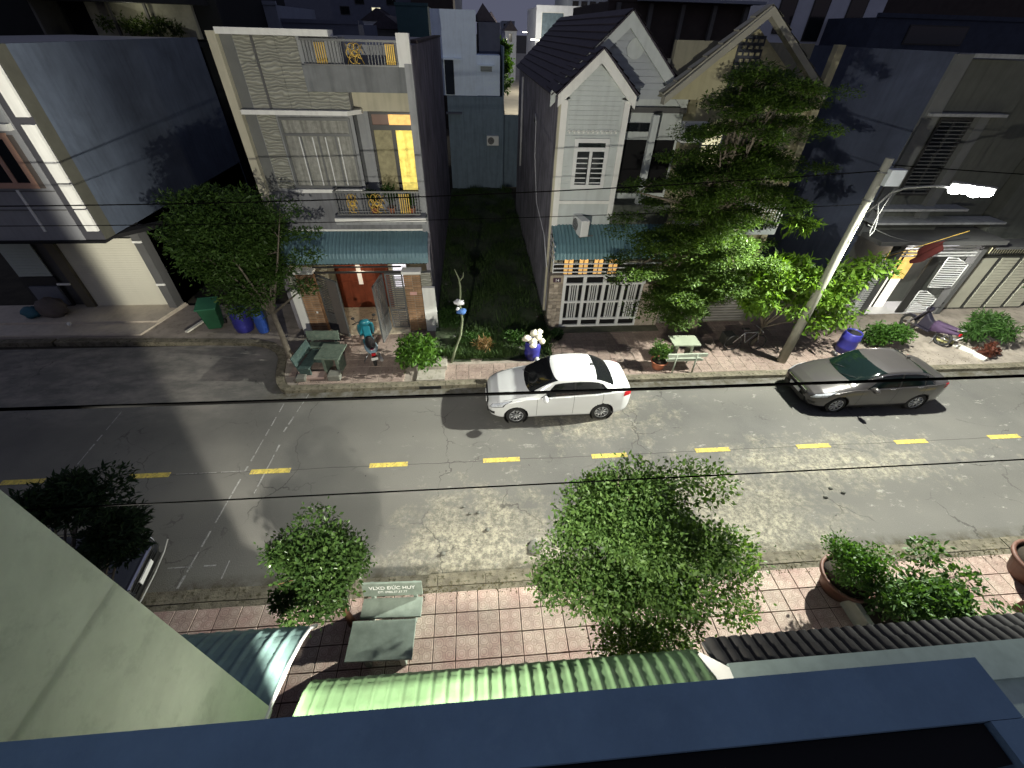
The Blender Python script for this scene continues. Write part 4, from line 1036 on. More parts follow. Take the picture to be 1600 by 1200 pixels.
far_house('roof_cluster', 'dark low house with a lit window far behind the terrace railing', 6.4, 9.0, 60, 66, 8.9, M_far[5], [(7.0, 7.4, 8.1, 8.5, M_litp)], 1.0, 'house')
far_house('block', 'tall pale block with blue glass left of the sky gap', 5.5, 9.5, 62, 74, 12, M_far[2], [(6 + i * .9, 6.6 + i * .9, 9.4 + j * 1.2, 10.2 + j * 1.2, M_glass) for i in range(3) for j in range(2)])
far_house('gabled_villa', 'small white gabled house by the lit street far behind the lot', 19.8, 22.3, 112, 122, 8.6, M_far[2], [(20.7, 21.3, 7.0, 8.3, M_glass)], 1.9, 'house')
hw = far_house('white_block', 'white flat-roofed block with tall glazing far away under the sky', 21.4, 28.6, 70, 82, 11.5, M_far[2], [(22.2, 25.2, 7.6, 10.9, mk('lit_blue_glass', (.10, .14, .18), .3, var=.3)), (26.3, 26.8, 9.4, 9.9, M_glass), (27.3, 27.8, 9.4, 9.9, M_glass)])
far_house('block', 'dim blue tower behind the far white block', 30, 38, 95, 110, 15, M_far[0], [(31 + i * 1.6, 32 + i * 1.6, 12.0, 13.2, M_glass) for i in range(4)])
h8 = far_house('brown_block', 'dark brown unfinished block behind the white gabled house', 19.4, 27.2, 22, 32, 10.25, M_far[4], [])
for k in range(5): bx('column', M_far[5], h8, 19.8 + k * 1.75, 20.0 + k * 1.75, 21.7, 21.95, 6, 10.2)
bx('roof_edge', M_far[0], h8, 20.9, 27.6, 21.2, 22, 10.28, 10.4)
h9 = far_house('blue_white_block', 'blue-white house with arched dark windows behind the yellow gable', 29.2, 36.4, 24, 34, 12.2, M_far[2], [(30.0, 30.9, 9.2, 11.6, M_glass), (32.0, 32.9, 8.9, 11.4, M_glass), (34.2, 35.2, 9.2, 11.8, M_glass)])
bx('ledge', M_far[2], h9, 33.6, 35.8, 23.6, 24, 8.95, 9.1)
far_house('dark_block', 'dark blue block behind the dark townhouse at upper right', 33.2, 44, 20, 30, 9.9, mk('night_blue_wall', (.04, .05, .08), .9, var=.2), [(35.2, 38.5, 8.9, 9.6, M_glass)])
far_house('dark_block', 'unlit black block at the extreme upper right corner', 38, 60, 28, 44, 14, M_far[4], [])
# more town to carry the horizon
rr = random.Random(5)
for i in range(22):
    y = rr.uniform(85, 330); x = rr.uniform(-220, 330) * (y / 330 + .35)
    if -0.0 < (x - 12 - (y + 7) * .06) < (y) * .10: continue
    w_ = rr.uniform(5, 11); h = 8.2 + (y - 60) * .006 + rr.uniform(-1.2, 2.6)
    r_ = far_house('distant_house', 'distant unlit house in the dark town on the horizon', x, x + w_, y, y + 10, h, M_far[rr.randrange(6)], [(x + 1 + k * 1.9, x + 1.9 + k * 1.9, h - 2, h - .8, rr.choice([M_glass, M_glass, M_litp])) for k in range(int(w_ / 2.2))], rr.choice([None, 1.6, 2]), 'house', 'distant houses of the town')
# the lit street beyond the gap: roadway, two lamps, planted edge
bs = MB().quad((14.1, 40, .01), (19.5, 40, .01), (46, 260, .01), (24, 260, .01)).build('back_street', mk('pale_street', (.36, .33, .27), .8, var=.15, scale=.4), kind='structure')
def street_lamp_small(x, y, h, label):
    r = empty('street_lamp', label, 'street lamp', (x, y, 0))
    MB().tube([(x, y, 0), (x, y, h - .3), (x - .4, y - .3, h), (x - 1.1, y - .6, h + .05)], .07, 6).build('pole', M_gframe, r)
    MB().obox((x - 1.35, y - .7, h + .02), (.6, .25, .12)).build('lamp_head', mk('far_lamp_glow', (1, 1, 1), .5, var=0, emit=(1, .98, .85), es=9), r)
    lamp('far_lamp_light', 'POINT', (x - 1.35, y - .7, h - .25), 3600, (1, .93, .75), .2, r)
street_lamp_small(21.5, 62.7, 8.05, 'nearer lit street lamp in the gap left of the plum roof')
street_lamp_small(23.0, 88.7, 8.7, 'farther lit street lamp in the gap left of the plum roof')
far_house('dark_block', 'long unlit slab block on the skyline left of the sky gap', -30, 10.8, 90, 104, 14.2, M_far[1], [(-2 + i * 2.6, -1 + i * 2.6, 12.2, 12.9, M_litp if i % 2 else M_glass) for i in range(5)])
far_house('lit_shop', 'tiny brightly lit shopfront far down the back street', 15.7, 16.9, 92, 96, 6.2, M_far[2], [(15.9, 16.7, 1.0, 2.8, M_litw), (15.9, 16.7, 3.6, 5.4, M_litp)], None, 'shop')
far_house('dark_gable', 'black gabled roof just left of the sky gap', 14.6, 17.4, 92, 100, 9.0, M_far[1], [], 2.4, 'house')

# ================================================================== our own building under the camera
own = empty('viewpoint_building', 'blue balcony parapet of the building the view is taken from', 'building', (12, -7.3, 0))
M_blue = mk('navy_balcony_paint', (.20, .32, .43), .85, var=.10, scale=6, stain=.25, stain_col=(.25, .38, .48), bump=.15, bscale=60, damp=.15)
bx('parapet_top', M_blue, own, 9.82, 13.12, -7.335, -7.225, 7.84, 7.9)
bx('parapet_return', M_blue, own, 13.045, 13.155, -8.8, -7.336, 6.9, 7.9)
bx('parapet', M_blue, own, 9.82, 13.12, -7.33, -7.23, 6.9, 7.84)
bx('black_recess_strip', M_black, own, 11.85, 13.04, -7.40, -7.337, 7.78, 7.885)  # black strip along the inner side of the parapet
bx('balcony_floor', M_black, own, 9.82, 13.04, -8.6, -7.335, 6.7, 6.9)
bx('wall', M_cream, own, 9.9, 14.85, -7.6, -7.35, 0, 6.69)
bx('back_wall', M_dgrey, own, 9.9, 13.0, -8.9, -8.7, 6.7, 7.8)
gp = MB(); gp.box(9.95, 14.7, -6.6, -6.5, 0, 3.1); gp.build('shop_front', M_dgrey, own)
# green sheet awning rolling over at the street edge
M_green = mk('green_sheet', (.165, .275, .14), .5, var=.15, scale=1.5, metal=.1, streak=.15, stain=.35, stain_col=(.12, .17, .09), damp=.15)
def fluted(name, mat, parent, pts, x0, x1, pitch=.21, amp=.028, skew=0.):
    """rolled sheet: flat pans between raised ribs, pressed cross-ripples where it is bent"""
    fine = []
    for k in range(len(pts) - 1):
        for t in range(4): f = t / 4; fine.append((pts[k][0] * (1 - f) + pts[k + 1][0] * f, pts[k][1] * (1 - f) + pts[k + 1][1] * f, k + f))
    fine.append((*pts[-1], len(pts) - 1)); nk = len(pts) - 1
    mb = MB(); n = int((x1 - x0) / pitch * 10); P = []
    for i in range(n + 1):
        x = x0 + (x1 - x0) * i / n; ph = ((x - x0) / pitch) % 1; c = abs(ph - .5) * 2
        h = amp * (1 if c > .84 else (max(0, (c - .6) / .24)) ** .8)
        row = []
        for q, (y, z, s) in enumerate(fine):
            rip = .006 * (1 if q % 2 else -1) if (s > nk * .45 and c < .6) else 0
            row.append((x, y + rip * .6, z + h + rip))
        P.append(row)
    mb.grid(P, smooth=True); o = mb.build(name, mat, parent)
    s = o.modifiers.new('thick', 'SOLIDIFY'); s.thickness = .004
    return o
fluted('awning', M_green, own, [(-7.2, 3.64), (-6.8, 3.60), (-6.45, 3.54), (-6.15, 3.46), (-5.93, 3.35), (-5.80, 3.22), (-5.74, 3.08), (-5.73, 2.94)], 9.98, 14.55, .155)
MB().tube([(10.0, -6.0, 2.86), (14.5, -6.0, 2.86)], .025, 6).tube([(10.0, -6.9, 3.45), (14.5, -6.9, 3.45)], .025, 6).build('awning_beam', M_gframe, own)
fl_ = bx('assumed_wall_floodlight', M_dframe, own, 10.60, 10.90, -7.34, -7.22, 5.1, 5.32); bx('lens', M_litp, fl_, 10.62, 10.88, -7.219, -7.21, 5.12, 5.30)  # assumed lamp, out of view, inferred from how light and shadows fall
L_B = lamp('assumed_floodlight', 'POINT', (10.75, -7.13, 5.21), 4400, (1, .96, .83), .08, own)  # light of the assumed lamp, added for house fronts and near pavement
shaped(L_B, 'flood')
# neighbour on the left: side fin wall and blue-green awning
nb = empty('left_neighbour_wall', 'pale green-grey side wall filling the lower left corner', 'wall', (9.8, -6.5, 0))
M_fin = mk('pale_green_grey_render', (.52, .57, .475), .9, var=.12, scale=1.3, stain=.30, stain_col=(.28, .32, .26), bump=.15, bscale=14, damp=.18)
fw = MB(); fw.prism([(9.66, -6.12, 3.6), (9.66, -9, 3.6), (9.66, -9, 9.4), (9.66, -6.12, 9.4)], (.14, 0, 0)); fw.build('wall', M_fin, nb)
na = empty('left_awning', 'blue-green corrugated awning under the pale wall, lower left', 'awning', (8.5, -5.5, 3))
fluted('sheet', mk('blue_green_sheet', (.18, .285, .275), .45, var=.15, metal=.1, streak=.12, stain=.3, stain_col=(.08, .12, .11)), na, [(-7.6, 4.05), (-7.0, 3.92), (-6.5, 3.78), (-6.1, 3.66), (-5.7, 3.50), (-5.4, 3.33), (-5.2, 3.17), (-5.1, 3.0)], 5.6, 9.80, .2, .026)
MB().tube([(9.80, -7.6, 4.06), (9.80, -7.0, 3.93), (9.80, -6.1, 3.67), (9.80, -5.7, 3.51), (9.80, -5.4, 3.34), (9.80, -5.2, 3.18), (9.80, -5.1, 3.0)], .022, 6).build('edge_trim', M_wframe, na)
MB().box(5.6, 9.65, -6.62, -6.5, 0, 3.6).build('shop_front', M_dgrey, na)
# neighbour on the right: grey roman tile roof with pale green fascia
nr = empty('right_neighbour_roof', 'grey ribbed tile canopy with pale green fascia, lower right', 'roof', (16.5, -6, 3.4))
M_gt = mk('grey_roman_tile', (.048, .046, .045), .75, var=.18, scale=5, rnd_obj=.18)
tl = MB(); P = []
for i in range(7):
    x = i * .145 / 6; h = .045 * (1 if 1 < i < 5 else (.5 if i in (1, 5) else 0)); P.append([(x, -.0, h + .0), (x, -.21, h + .075 + .012)])
tl.grid(P, smooth=True)
tl.cur = 0
b0 = len(tl.v)
for i in range(6):
    a = P[i][0]; b = P[i + 1][0]; tl.quad((a[0], a[1], a[2]), (b[0], b[1], b[2]), (b[0], b[1], b[2] - .02), (a[0], a[1], a[2] - .02))
first = None
for row in range(2):
    for k in range(36):
        if first is None: first = tl.build('roof_tile', M_gt, nr); o = first; offl = root_loc(nr)
        else: o = put(first, nr, (0, 0, 0), 'roof_tile')
        o.location = (14.62 + k * .146, -5.72 - row * .165, 3.36 + row * .085 + rnd.uniform(-.004, .004))
MB().prism([(14.6, -5.74, 3.33), (20.0, -5.74, 3.33), (20.0, -6.1, 3.5), (14.6, -6.1, 3.5)], (0, 0, -.05)).build('roof_deck', M_dgrey, nr)
M_tf = mk('pale_green_fascia', (.40, .50, .45), .8, var=.1, scale=3, streak=.1)
bx('fascia', M_tf, nr, 14.66, 20.4, -6.42, -6.06, 3.2, 3.62)
bx('flat_roof', M_tf, nr, 13.2, 20.4, -9.0, -6.421, 3.5, 3.58) if False else bx('flat_roof', M_tf, nr, 14.9, 20.4, -9.0, -6.421, 3.4, 3.56)
MB().prism([(14.5, -5.86, 3.38), (14.66, -6.1, 3.62), (14.66, -6.4, 3.62), (14.45, -6.4, 3.38)], (0, 0, -.3)).build('gable_end', M_white, nr)
bx('shop_front', M_dgrey, nr, 14.7, 20, -6.62, -6.5, 0, 3.2)
# ================================================================== vehicles
def interp(tab, x):
    for i in range(len(tab) - 1):
        a, b = tab[i], tab[i + 1]
        if x <= b[0] or i == len(tab) - 2:
            t = min(max((x - a[0]) / (b[0] - a[0]), 0), 1)
            # catmull-rom in value
            p0 = tab[max(i - 1, 0)][1]; p1 = a[1]; p2 = b[1]; p3 = tab[min(i + 2, len(tab) - 1)][1]
            m1 = (p2 - p0) * .5; m2 = (p3 - p1) * .5
            if (p2 - p1) * m1 < 0: m1 = 0
            if (p2 - p1) * m2 < 0: m2 = 0
            m1 = max(min(m1, abs(p2 - p1) * 1.5), -abs(p2 - p1) * 1.5); m2 = max(min(m2, abs(p2 - p1) * 1.5), -abs(p2 - p1) * 1.5)
            t2, t3 = t * t, t * t * t
            return (2 * t3 - 3 * t2 + 1) * p1 + (t3 - 2 * t2 + t) * m1 + (-2 * t3 + 3 * t2) * p2 + (t3 - t2) * m2
    return tab[-1][1]
def sedan(name, label, paint, L=4.3, Wd=1.67, H=1.5, wb=2.55, fo=.82, wr=.30, rimc=None, belt_k=1.0, sharp=False, glass=None, plate_txt=None, trim=False):
    sx = L / 4.3; hw = Wd / 2; hz = H / 1.5
    top = [(0, .50), (.03, .62), (.12, .70), (.35, .80), (.7, .90), (1.02, .985), (1.16, 1.02), (1.55, 1.24), (1.92, 1.43), (2.2, 1.485), (2.55, 1.5), (2.95, 1.48), (3.25, 1.41), (3.55, 1.26), (3.80, 1.125), (4.05, 1.10), (4.2, 1.06), (4.27, .95), (4.3, .62)]
    belt = [(0, .48), (.03, .56), (.12, .63), (.35, .72), (.8, .83), (1.16, .91), (2.0, .95), (3.0, .99), (3.8, 1.03), (4.1, 1.02), (4.22, .98), (4.27, .88), (4.3, .6)]
    plan = [(0, .40), (.03, .56), (.12, .68), (.3, .765), (.6, .815), (1.0, .83), (2.0, .835), (3.2, .835), (3.7, .82), (4.0, .775), (4.18, .70), (4.27, .60), (4.3, .48)]
    bot = [(0, .36), (.1, .24), (.4, .2), (3.8, .2), (4.15, .26), (4.3, .40)]
    K = hw / .835
    def sect(x):
        xs = x / sx
        t, b, w, zb = interp(top, xs) * hz, interp(belt, xs) * hz, interp(plan, xs) * K, interp(bot, xs) * hz
        g = max(t - b, .0); c = min(max((xs - 1.12) / .55, 0), 1) * min(max((3.95 - xs) / .5, 0), 1); c = c * c * (3 - 2 * c)
        zl = zb + (b - zb) * .35; zm = zb + (b - zb) * .68
        pts = [(0, zb), (w * .80, zb), (w * .965, zb + .05), (w * .992, zl), (w * 1.0, zm), (w * .975, b - .025), (w * .945, b)]
        e = .93 * (1 - c) + .905 * c
        pts += [(w * (.90 * (1 - c) + .865 * c), b + g * (.30 * (1 - c) + .42 * c)), (w * (.80 * (1 - c) + .765 * c), b + g * (.62 * (1 - c) + .84 * c)), (w * (.62 * (1 - c) + .66 * c), b + g * (.86 * (1 - c) + .955 * c)), (w * .36, b + g * .985), (0, t)]
        return pts
    def S(x, v):
        p = sect(x); i = min(int(v), len(p) - 2); f = v - i
        q = [p[max(i - 1, 0)], p[i], p[i + 1], p[min(i + 2, len(p) - 1)]]
        def cr(a, b, c, d): return .5 * ((2 * b) + (-a + c) * f + (2 * a - 5 * b + 4 * c - d) * f * f + (-a + 3 * b - 3 * c + d) * f ** 3)
        y = cr(*[k[0] for k in q]); z = cr(*[k[1] for k in q])
        if i in (0,): y, z = p[0][0] * (1 - f) + p[1][0] * f, p[0][1]
        return Vector((x, y, z))
    r = empty(name, label, 'car')
    fx, rx = fo, fo + wb
    # body shell
    n = 250; V = 11; sub = 7; xs_ = [L * (.5 - .5 * math.cos(math.pi * i / n)) * 1.0 for i in range(n + 1)]
    xs_ = [L * i / n for i in range(n + 1)]
    mb = MB(); R_ = wr + .055; rows = []
    for x in xs_:
        row = []
        for k in range(V * sub + 1):
            p = S(x, k / sub); row.append(p)
        rows.append(row)
    def shell(sgn):
        b0 = len(mb.v); nv = V * sub + 1
        inside = []
        for row in rows:
            for p in row:
                q = p.copy(); ins = False
                for wx in (fx, rx):
                    dx, dz = q.x - wx, q.z - wr
                    dd = math.hypot(dx, dz)
                    if abs(q.y) > hw * .62 and q.z < wr + R_ * 1.1:
                        if dd < R_ - .016: ins = True
                        elif dd < R_ + .013 and dd > 1e-6: q.x = wx + dx / dd * R_; q.z = wr + dz / dd * R_
                inside.append(ins); mb.v.append((q.x, q.y * sgn, q.z))
        for i in range(len(rows) - 1):
            for j in range(nv - 1):
                ids = (i * nv + j, (i + 1) * nv + j, (i + 1) * nv + j + 1, i * nv + j + 1)
                if any(inside[t] for t in ids): continue
                ids = [b0 + t for t in ids]
                mb.face(ids if sgn < 0 else ids[::-1], True)
    shell(-1); shell(1)
    body = mb.build('body', paint, r)
    # wheel wells
    M_tyre = mk('tyre_rubber', (.02, .02, .02), .85, var=.1); M_rim = mk('alloy_rim', rimc or (.55, .56, .58), .35, metal=.8, var=.05)
    M_gls = glass or mk('car_glass', (.008, .009, .010), .06, var=0, spec=.7)
    M_pl = mk('black_plastic', (.015, .015, .015), .5, var=0)
    for wx in (fx, rx):
        for sg in (-1, 1): MB().cyl((wx, sg * (hw * .55), wr), (wx, sg * (hw * .96), wr), R_ + .012, n=26, cap=False).cyl((wx, sg * hw * .54, wr), (wx, sg * hw * .56, wr), R_ + .012, n=26).build('wheel_well', M_pl, r)
            # wheels
    wproto = None
    for wx in (fx, rx):
        for sg in (-1, 1):
            t = MB(); prof = [(wr - .10, -.085), (wr - .03, -.095), (wr - .005, -.07), (wr, 0), (wr - .005, .07), (wr - .03, .095), (wr - .10, .085)]
            nn = 32; yc = sg * (hw - .11)
            for q, yy in prof:
                for i in range(nn): a = 2 * math.pi * i / nn; t.v.append((wx + q * math.cos(a), yc + yy * 1.0, wr + q * math.sin(a)))
            for k in range(len(prof) - 1):
                for i in range(nn): j = (i + 1) % nn; o_ = k * nn; t.face((o_ + i, o_ + j, o_ + nn + j, o_ + nn + i), True)
            w_o = t.build('wheel', M_tyre, r)
            m_ = MB(); m_.cyl((wx, yc + sg * .01, wr), (wx, yc + sg * .03, wr), wr - .10, n=28); m_.build('rim_back', M_pl, w_o)
            m_ = MB(); ns = 9
            for i in range(ns):
                a = 2 * math.pi * i / ns
                for da in (-.12, .12):
                    c0 = Vector((math.cos(a), 0, math.sin(a))); c1 = Vector((math.cos(a + da), 0, math.sin(a + da)))
                    p0 = Vector((wx, yc + sg * .065, wr)) + c0 * .045; p1 = Vector((wx, yc + sg * .075, wr)) + c1 * (wr - .10); m_.tube([p0, p1], [.014, .012], 4)
            m_.tube([(wx + (wr - .098) * math.cos(q * math.pi / 14), yc + sg * .078, wr + (wr - .098) * math.sin(q * math.pi / 14)) for q in range(29)], .012, 5)
            m_.cyl((wx, yc + sg * .03, wr), (wx, yc + sg * .085, wr), .045, n=12); m_.build('rim', M_rim, w_o)
    MB().box(fx + R_ * .9, rx - R_ * .9, -hw * .9, hw * .9, .16 * hz, .24).box(.2, L - .25, -hw * .55, hw * .55, .16, .3).build('underbody', M_pl, r)
    # patches laid on the shell
    def patch(nm, x0, x1, v0, v1, mat, off=.006, nu=14, nv=6, both=True, xf0=None, xf1=None, par=None):
        for sg in ((-1, 1) if both else (-1,)):
            P = []
            for j in range(nv + 1):
                v = v0 + (v1 - v0) * j / nv; f = j / nv
                a = xf0(f) if xf0 else x0; b = xf1(f) if xf1 else x1; row = []
                for i in range(nu + 1):
                    x = a + (b - a) * i / nu; p = S(x, v); e = .01
                    du = S(min(x + e, L), v) - S(max(x - e, 0), v); dv = S(x, min(v + .05, V - .001)) - S(x, max(v - .05, 0)); nn_ = du.cross(dv)
                    if nn_.length > 1e-9: nn_.normalize()
                    if nn_.y < 0 and v < 10.2: nn_ = -nn_
                    if v >= 10.2 and nn_.z < 0: nn_ = -nn_
                    if v >= 7.5 and nn_.z < 0: nn_ = -nn_
                    q = p + nn_ * off; row.append((q.x, q.y * sg, q.z))
                P.append(row)
            m_ = MB(); m_.grid(P); m_.build(nm, mat, par or r)
    def full(nm, x0, x1, v0, mat, off, nu, crown, par=None):
        """glass across the car from v0 on one side to v0 on the other"""
        P = []
        for i in range(nu + 1):
            f = i / nu; row = []
            for j in range(-12, 13):
                s = j / 12; v = V - (V - v0) * abs(s); v = min(v, V - .0001); x = x0 + (x1 - x0) * f + crown * (s * s)
                p = S(x, v); e = .012; du = S(min(x + e, L), v) - S(max(x - e, 0), v); dv = S(x, min(v + .05, V - .001)) - S(x, max(v - .05, 0)); nn_ = du.cross(dv)
                if nn_.length > 1e-9: nn_.normalize()
                if nn_.z < 0: nn_ = -nn_
                q = p + nn_ * off; row.append((q.x, q.y * (-1 if s < 0 else 1), q.z))
            P.append(row)
        m_ = MB(); m_.grid(P); return m_.build(nm, mat, par or r)
    full('windscreen', 1.13 * sx, 1.90 * sx, 8.35, M_gls, .006, 14, .13 * sx)
    full('rear_window', 3.20 * sx, 3.74 * sx, 8.35, M_gls, .006, 12, -.08 * sx)
    # side windows: front and rear door glass plus quarter
    a0 = lambda f: (1.52 + .42 * f) * sx; b1 = lambda f: (3.72 - .40 * f) * sx
    mid = 2.52 * sx
    patch('side_window', 0, mid - .03, 6.12, 7.78, M_gls, .004, xf0=a0); patch('side_window', mid + .03, 3.25 * sx, 6.12, 7.78, M_gls, .004, xf1=lambda f: (3.28 - .05 * f) * sx)
    patch('window_pillar', mid - .045, mid + .045, 6.12, 7.78, M_pl, .0035, nu=2); patch('window_pillar', 3.22 * sx, 3.34 * sx, 6.15, 7.7, M_pl, .0035, nu=2)
    patch('quarter_window', 3.30 * sx, 0, 6.2, 7.6, M_gls, .004, xf1=lambda f: (3.62 - .26 * f) * sx, nu=5)
    if trim:
        M_ch = mk('chrome_trim', (.7, .7, .72), .15, metal=1, var=0)
        for sg in (-1, 1):
            pts = [S(x * sx, 7.9) for x in (1.6, 1.9, 2.2, 2.6, 3.0, 3.3)] + [S(3.62 * sx, 6.9)]
            MB().tube([(p.x - .0, p.y * sg * 1.012, p.z + .008) for p in pts], .011, 4).build('chrome_strip', M_ch, r)
    seam = mk('panel_gap', (.02, .02, .02), .8, var=0)
    for x in (1.42, 2.50, 3.36): patch('door_seam', x * sx, x * sx + .009, 2.1, 5.9, seam, .002, nu=1, nv=10)
    patch('sill_seam', 1.35 * sx, 3.2 * sx, 2.0, 2.06, seam, .002, nv=1)
    patch('shoulder_crease', .9 * sx, 3.9 * sx, 5.35, 5.4, seam, .001, nv=1) if sharp else None
    # bonnet and boot seams
    for sg in (-1, 1):
        p = [S(x * sx, 7.6) for x in (.28, .5, .8, 1.1)]; MB().tube([(q.x, q.y * sg, q.z + .001) for q in p], .004, 4).build('bonnet_seam', seam, r)
        p = [S(x * sx, 8.3) for x in (3.82, 3.95, 4.1)]; MB().tube([(q.x, q.y * sg, q.z + .001) for q in p], .004, 4).build('boot_seam', seam, r)
        M_han = MATS.get('chrome_trim') if trim else paint
        for x in (2.3, 3.15):
            q = S(x * sx, 5.1); MB().obox((q.x, q.y * sg + sg * .012, q.z), (.17, .022, .028)).build('door_handle', M_han, r, bevel=.006)
        q = S(1.62 * sx, 6.3); mm = MB(); mm.blob((q.x + .02, sg * (hw + .1), q.z + .04), .125, 12, 8, squash=(.65, 1.05, .7)); mm.build('mirror', paint, r)
        MB().tube([(q.x, q.y * sg, q.z), (q.x + .02, sg * (hw + .05), q.z + .01)], .02, 5).build('mirror_arm', M_pl, r)
    # lamps
    M_hl = mk('headlight_glass', (.62, .65, .70), .2, var=.35, scale=22, metal=.25); M_tl = mk('tail_light_red', (.35, .01, .015), .2, var=.1, emit=(.5, .0, .02), es=.05)
    patch('headlight', 0, 0, 4.6, 6.9, M_hl, .008, xf0=lambda f: (.06 + .10 * f) * sx, xf1=lambda f: (.42 + .26 * f) * sx)
    patch('headlight_surround', 0, 0, 4.45, 7.0, M_pl, .004, xf0=lambda f: (.05 + .08 * f) * sx, xf1=lambda f: (.45 + .28 * f) * sx)
    patch('tail_light', 0, 0, 4.4, 6.2, M_tl, .008, xf0=lambda f: (3.98 + .04 * f) * sx, xf1=lambda f: 4.25 * sx)
    patch('fog_lamp', .05 * sx, .2 * sx, 2.7, 3.5, M_pl, .006, nu=4)
    # grille, bumpers, plates
    bump = MB()
    for z in (.62, .56, .50): bump.box(-.012, .03, -.42, .42, z * hz - .012, z * hz + .012)
    bump.box(-.006, .05, -.50, .50, .28, .42); bump.build('grille', M_pl, r)
    if trim: MB().box(-.02, .03, -.45, .45, .655 * hz, .685 * hz).build('grille_bar', MATS['chrome_trim'], r)
    M_plate = mk('number_plate_white', (.75, .75, .73), .5, var=.05)
    pl_ = MB().box(-.035, -.012, -.24, .24, .42, .53).build('number_plate', M_plate, r); pl2 = MB().box(L + .002, L + .012, -.24, .24, .72, .84).build('number_plate', M_plate, r)
    MB().cyl((2.15 * sx, 0, H - .02), (2.75 * sx + .15, 0, H + .02), .012, n=6).build('antenna', M_pl, r) if False else MB().obox((3.12 * sx, 0, H + .0), (.1, .03, .05)).build('antenna', M_pl, r)
    # wipers
    for y0 in (-.1, .45): MB().tube([S(1.13 * sx, 10) * 1 + Vector((0, y0 - S(1.13 * sx, 10).y, .02)), Vector((1.32 * sx, y0 - .35, S(1.32 * sx, 10.5).z + .03))], .008, 4).build('wiper', M_pl, r)
    return r
M_cw = mk('white_car_paint', (.66, .67, .67), .25, var=.02, coat=.6, spec=.5)
M_cg = mk('grey_bronze_car_paint', (.075, .070, .070), .28, metal=.45, var=.02, coat=.7)
M_cb = mk('black_car_paint', (.012, .014, .018), .18, var=.02, coat=.8)
car1 = sedan('parked_car', 'white sedan with black windows parked by the far kerb', M_cw, 4.26, 1.67, 1.5)
car1.location = (12.20, 2.18, 0); car1.rotation_euler = (0, 0, R(.6))
M_gg = mk('greenish_car_glass', (.003, .008, .007), .08, var=0, spec=.8)
car2 = sedan('parked_car', 'grey-bronze sedan with chrome window trim parked by the far kerb beyond the lamp pole', M_cg, 4.44, 1.70, 1.45, 2.65, .88, .305, (.5, .5, .5), sharp=True, glass=M_gg, trim=True)
car2.location = (22.05, 2.12, 0); car2.rotation_euler = (0, 0, R(0))
car3 = sedan('parked_car', 'black car nose showing beside the pale wall at lower left', M_cb, 4.7, 1.8, 1.45, 2.7, .9, .32, (.5, .5, .5), glass=MATS['car_glass'], trim=True)
car3.location = (5.2, -2.85, 0); car3.rotation_euler = (0, 0, R(186))
MB().tube([(-.055, -.78, .36), (-.095, -.5, .35), (-.11, 0, .345), (-.095, .5, .35), (-.055, .78, .36)], .014, 6).build('bumper_trim', mk('bumper_grey', (.4, .4, .38), .3), None).parent = car3

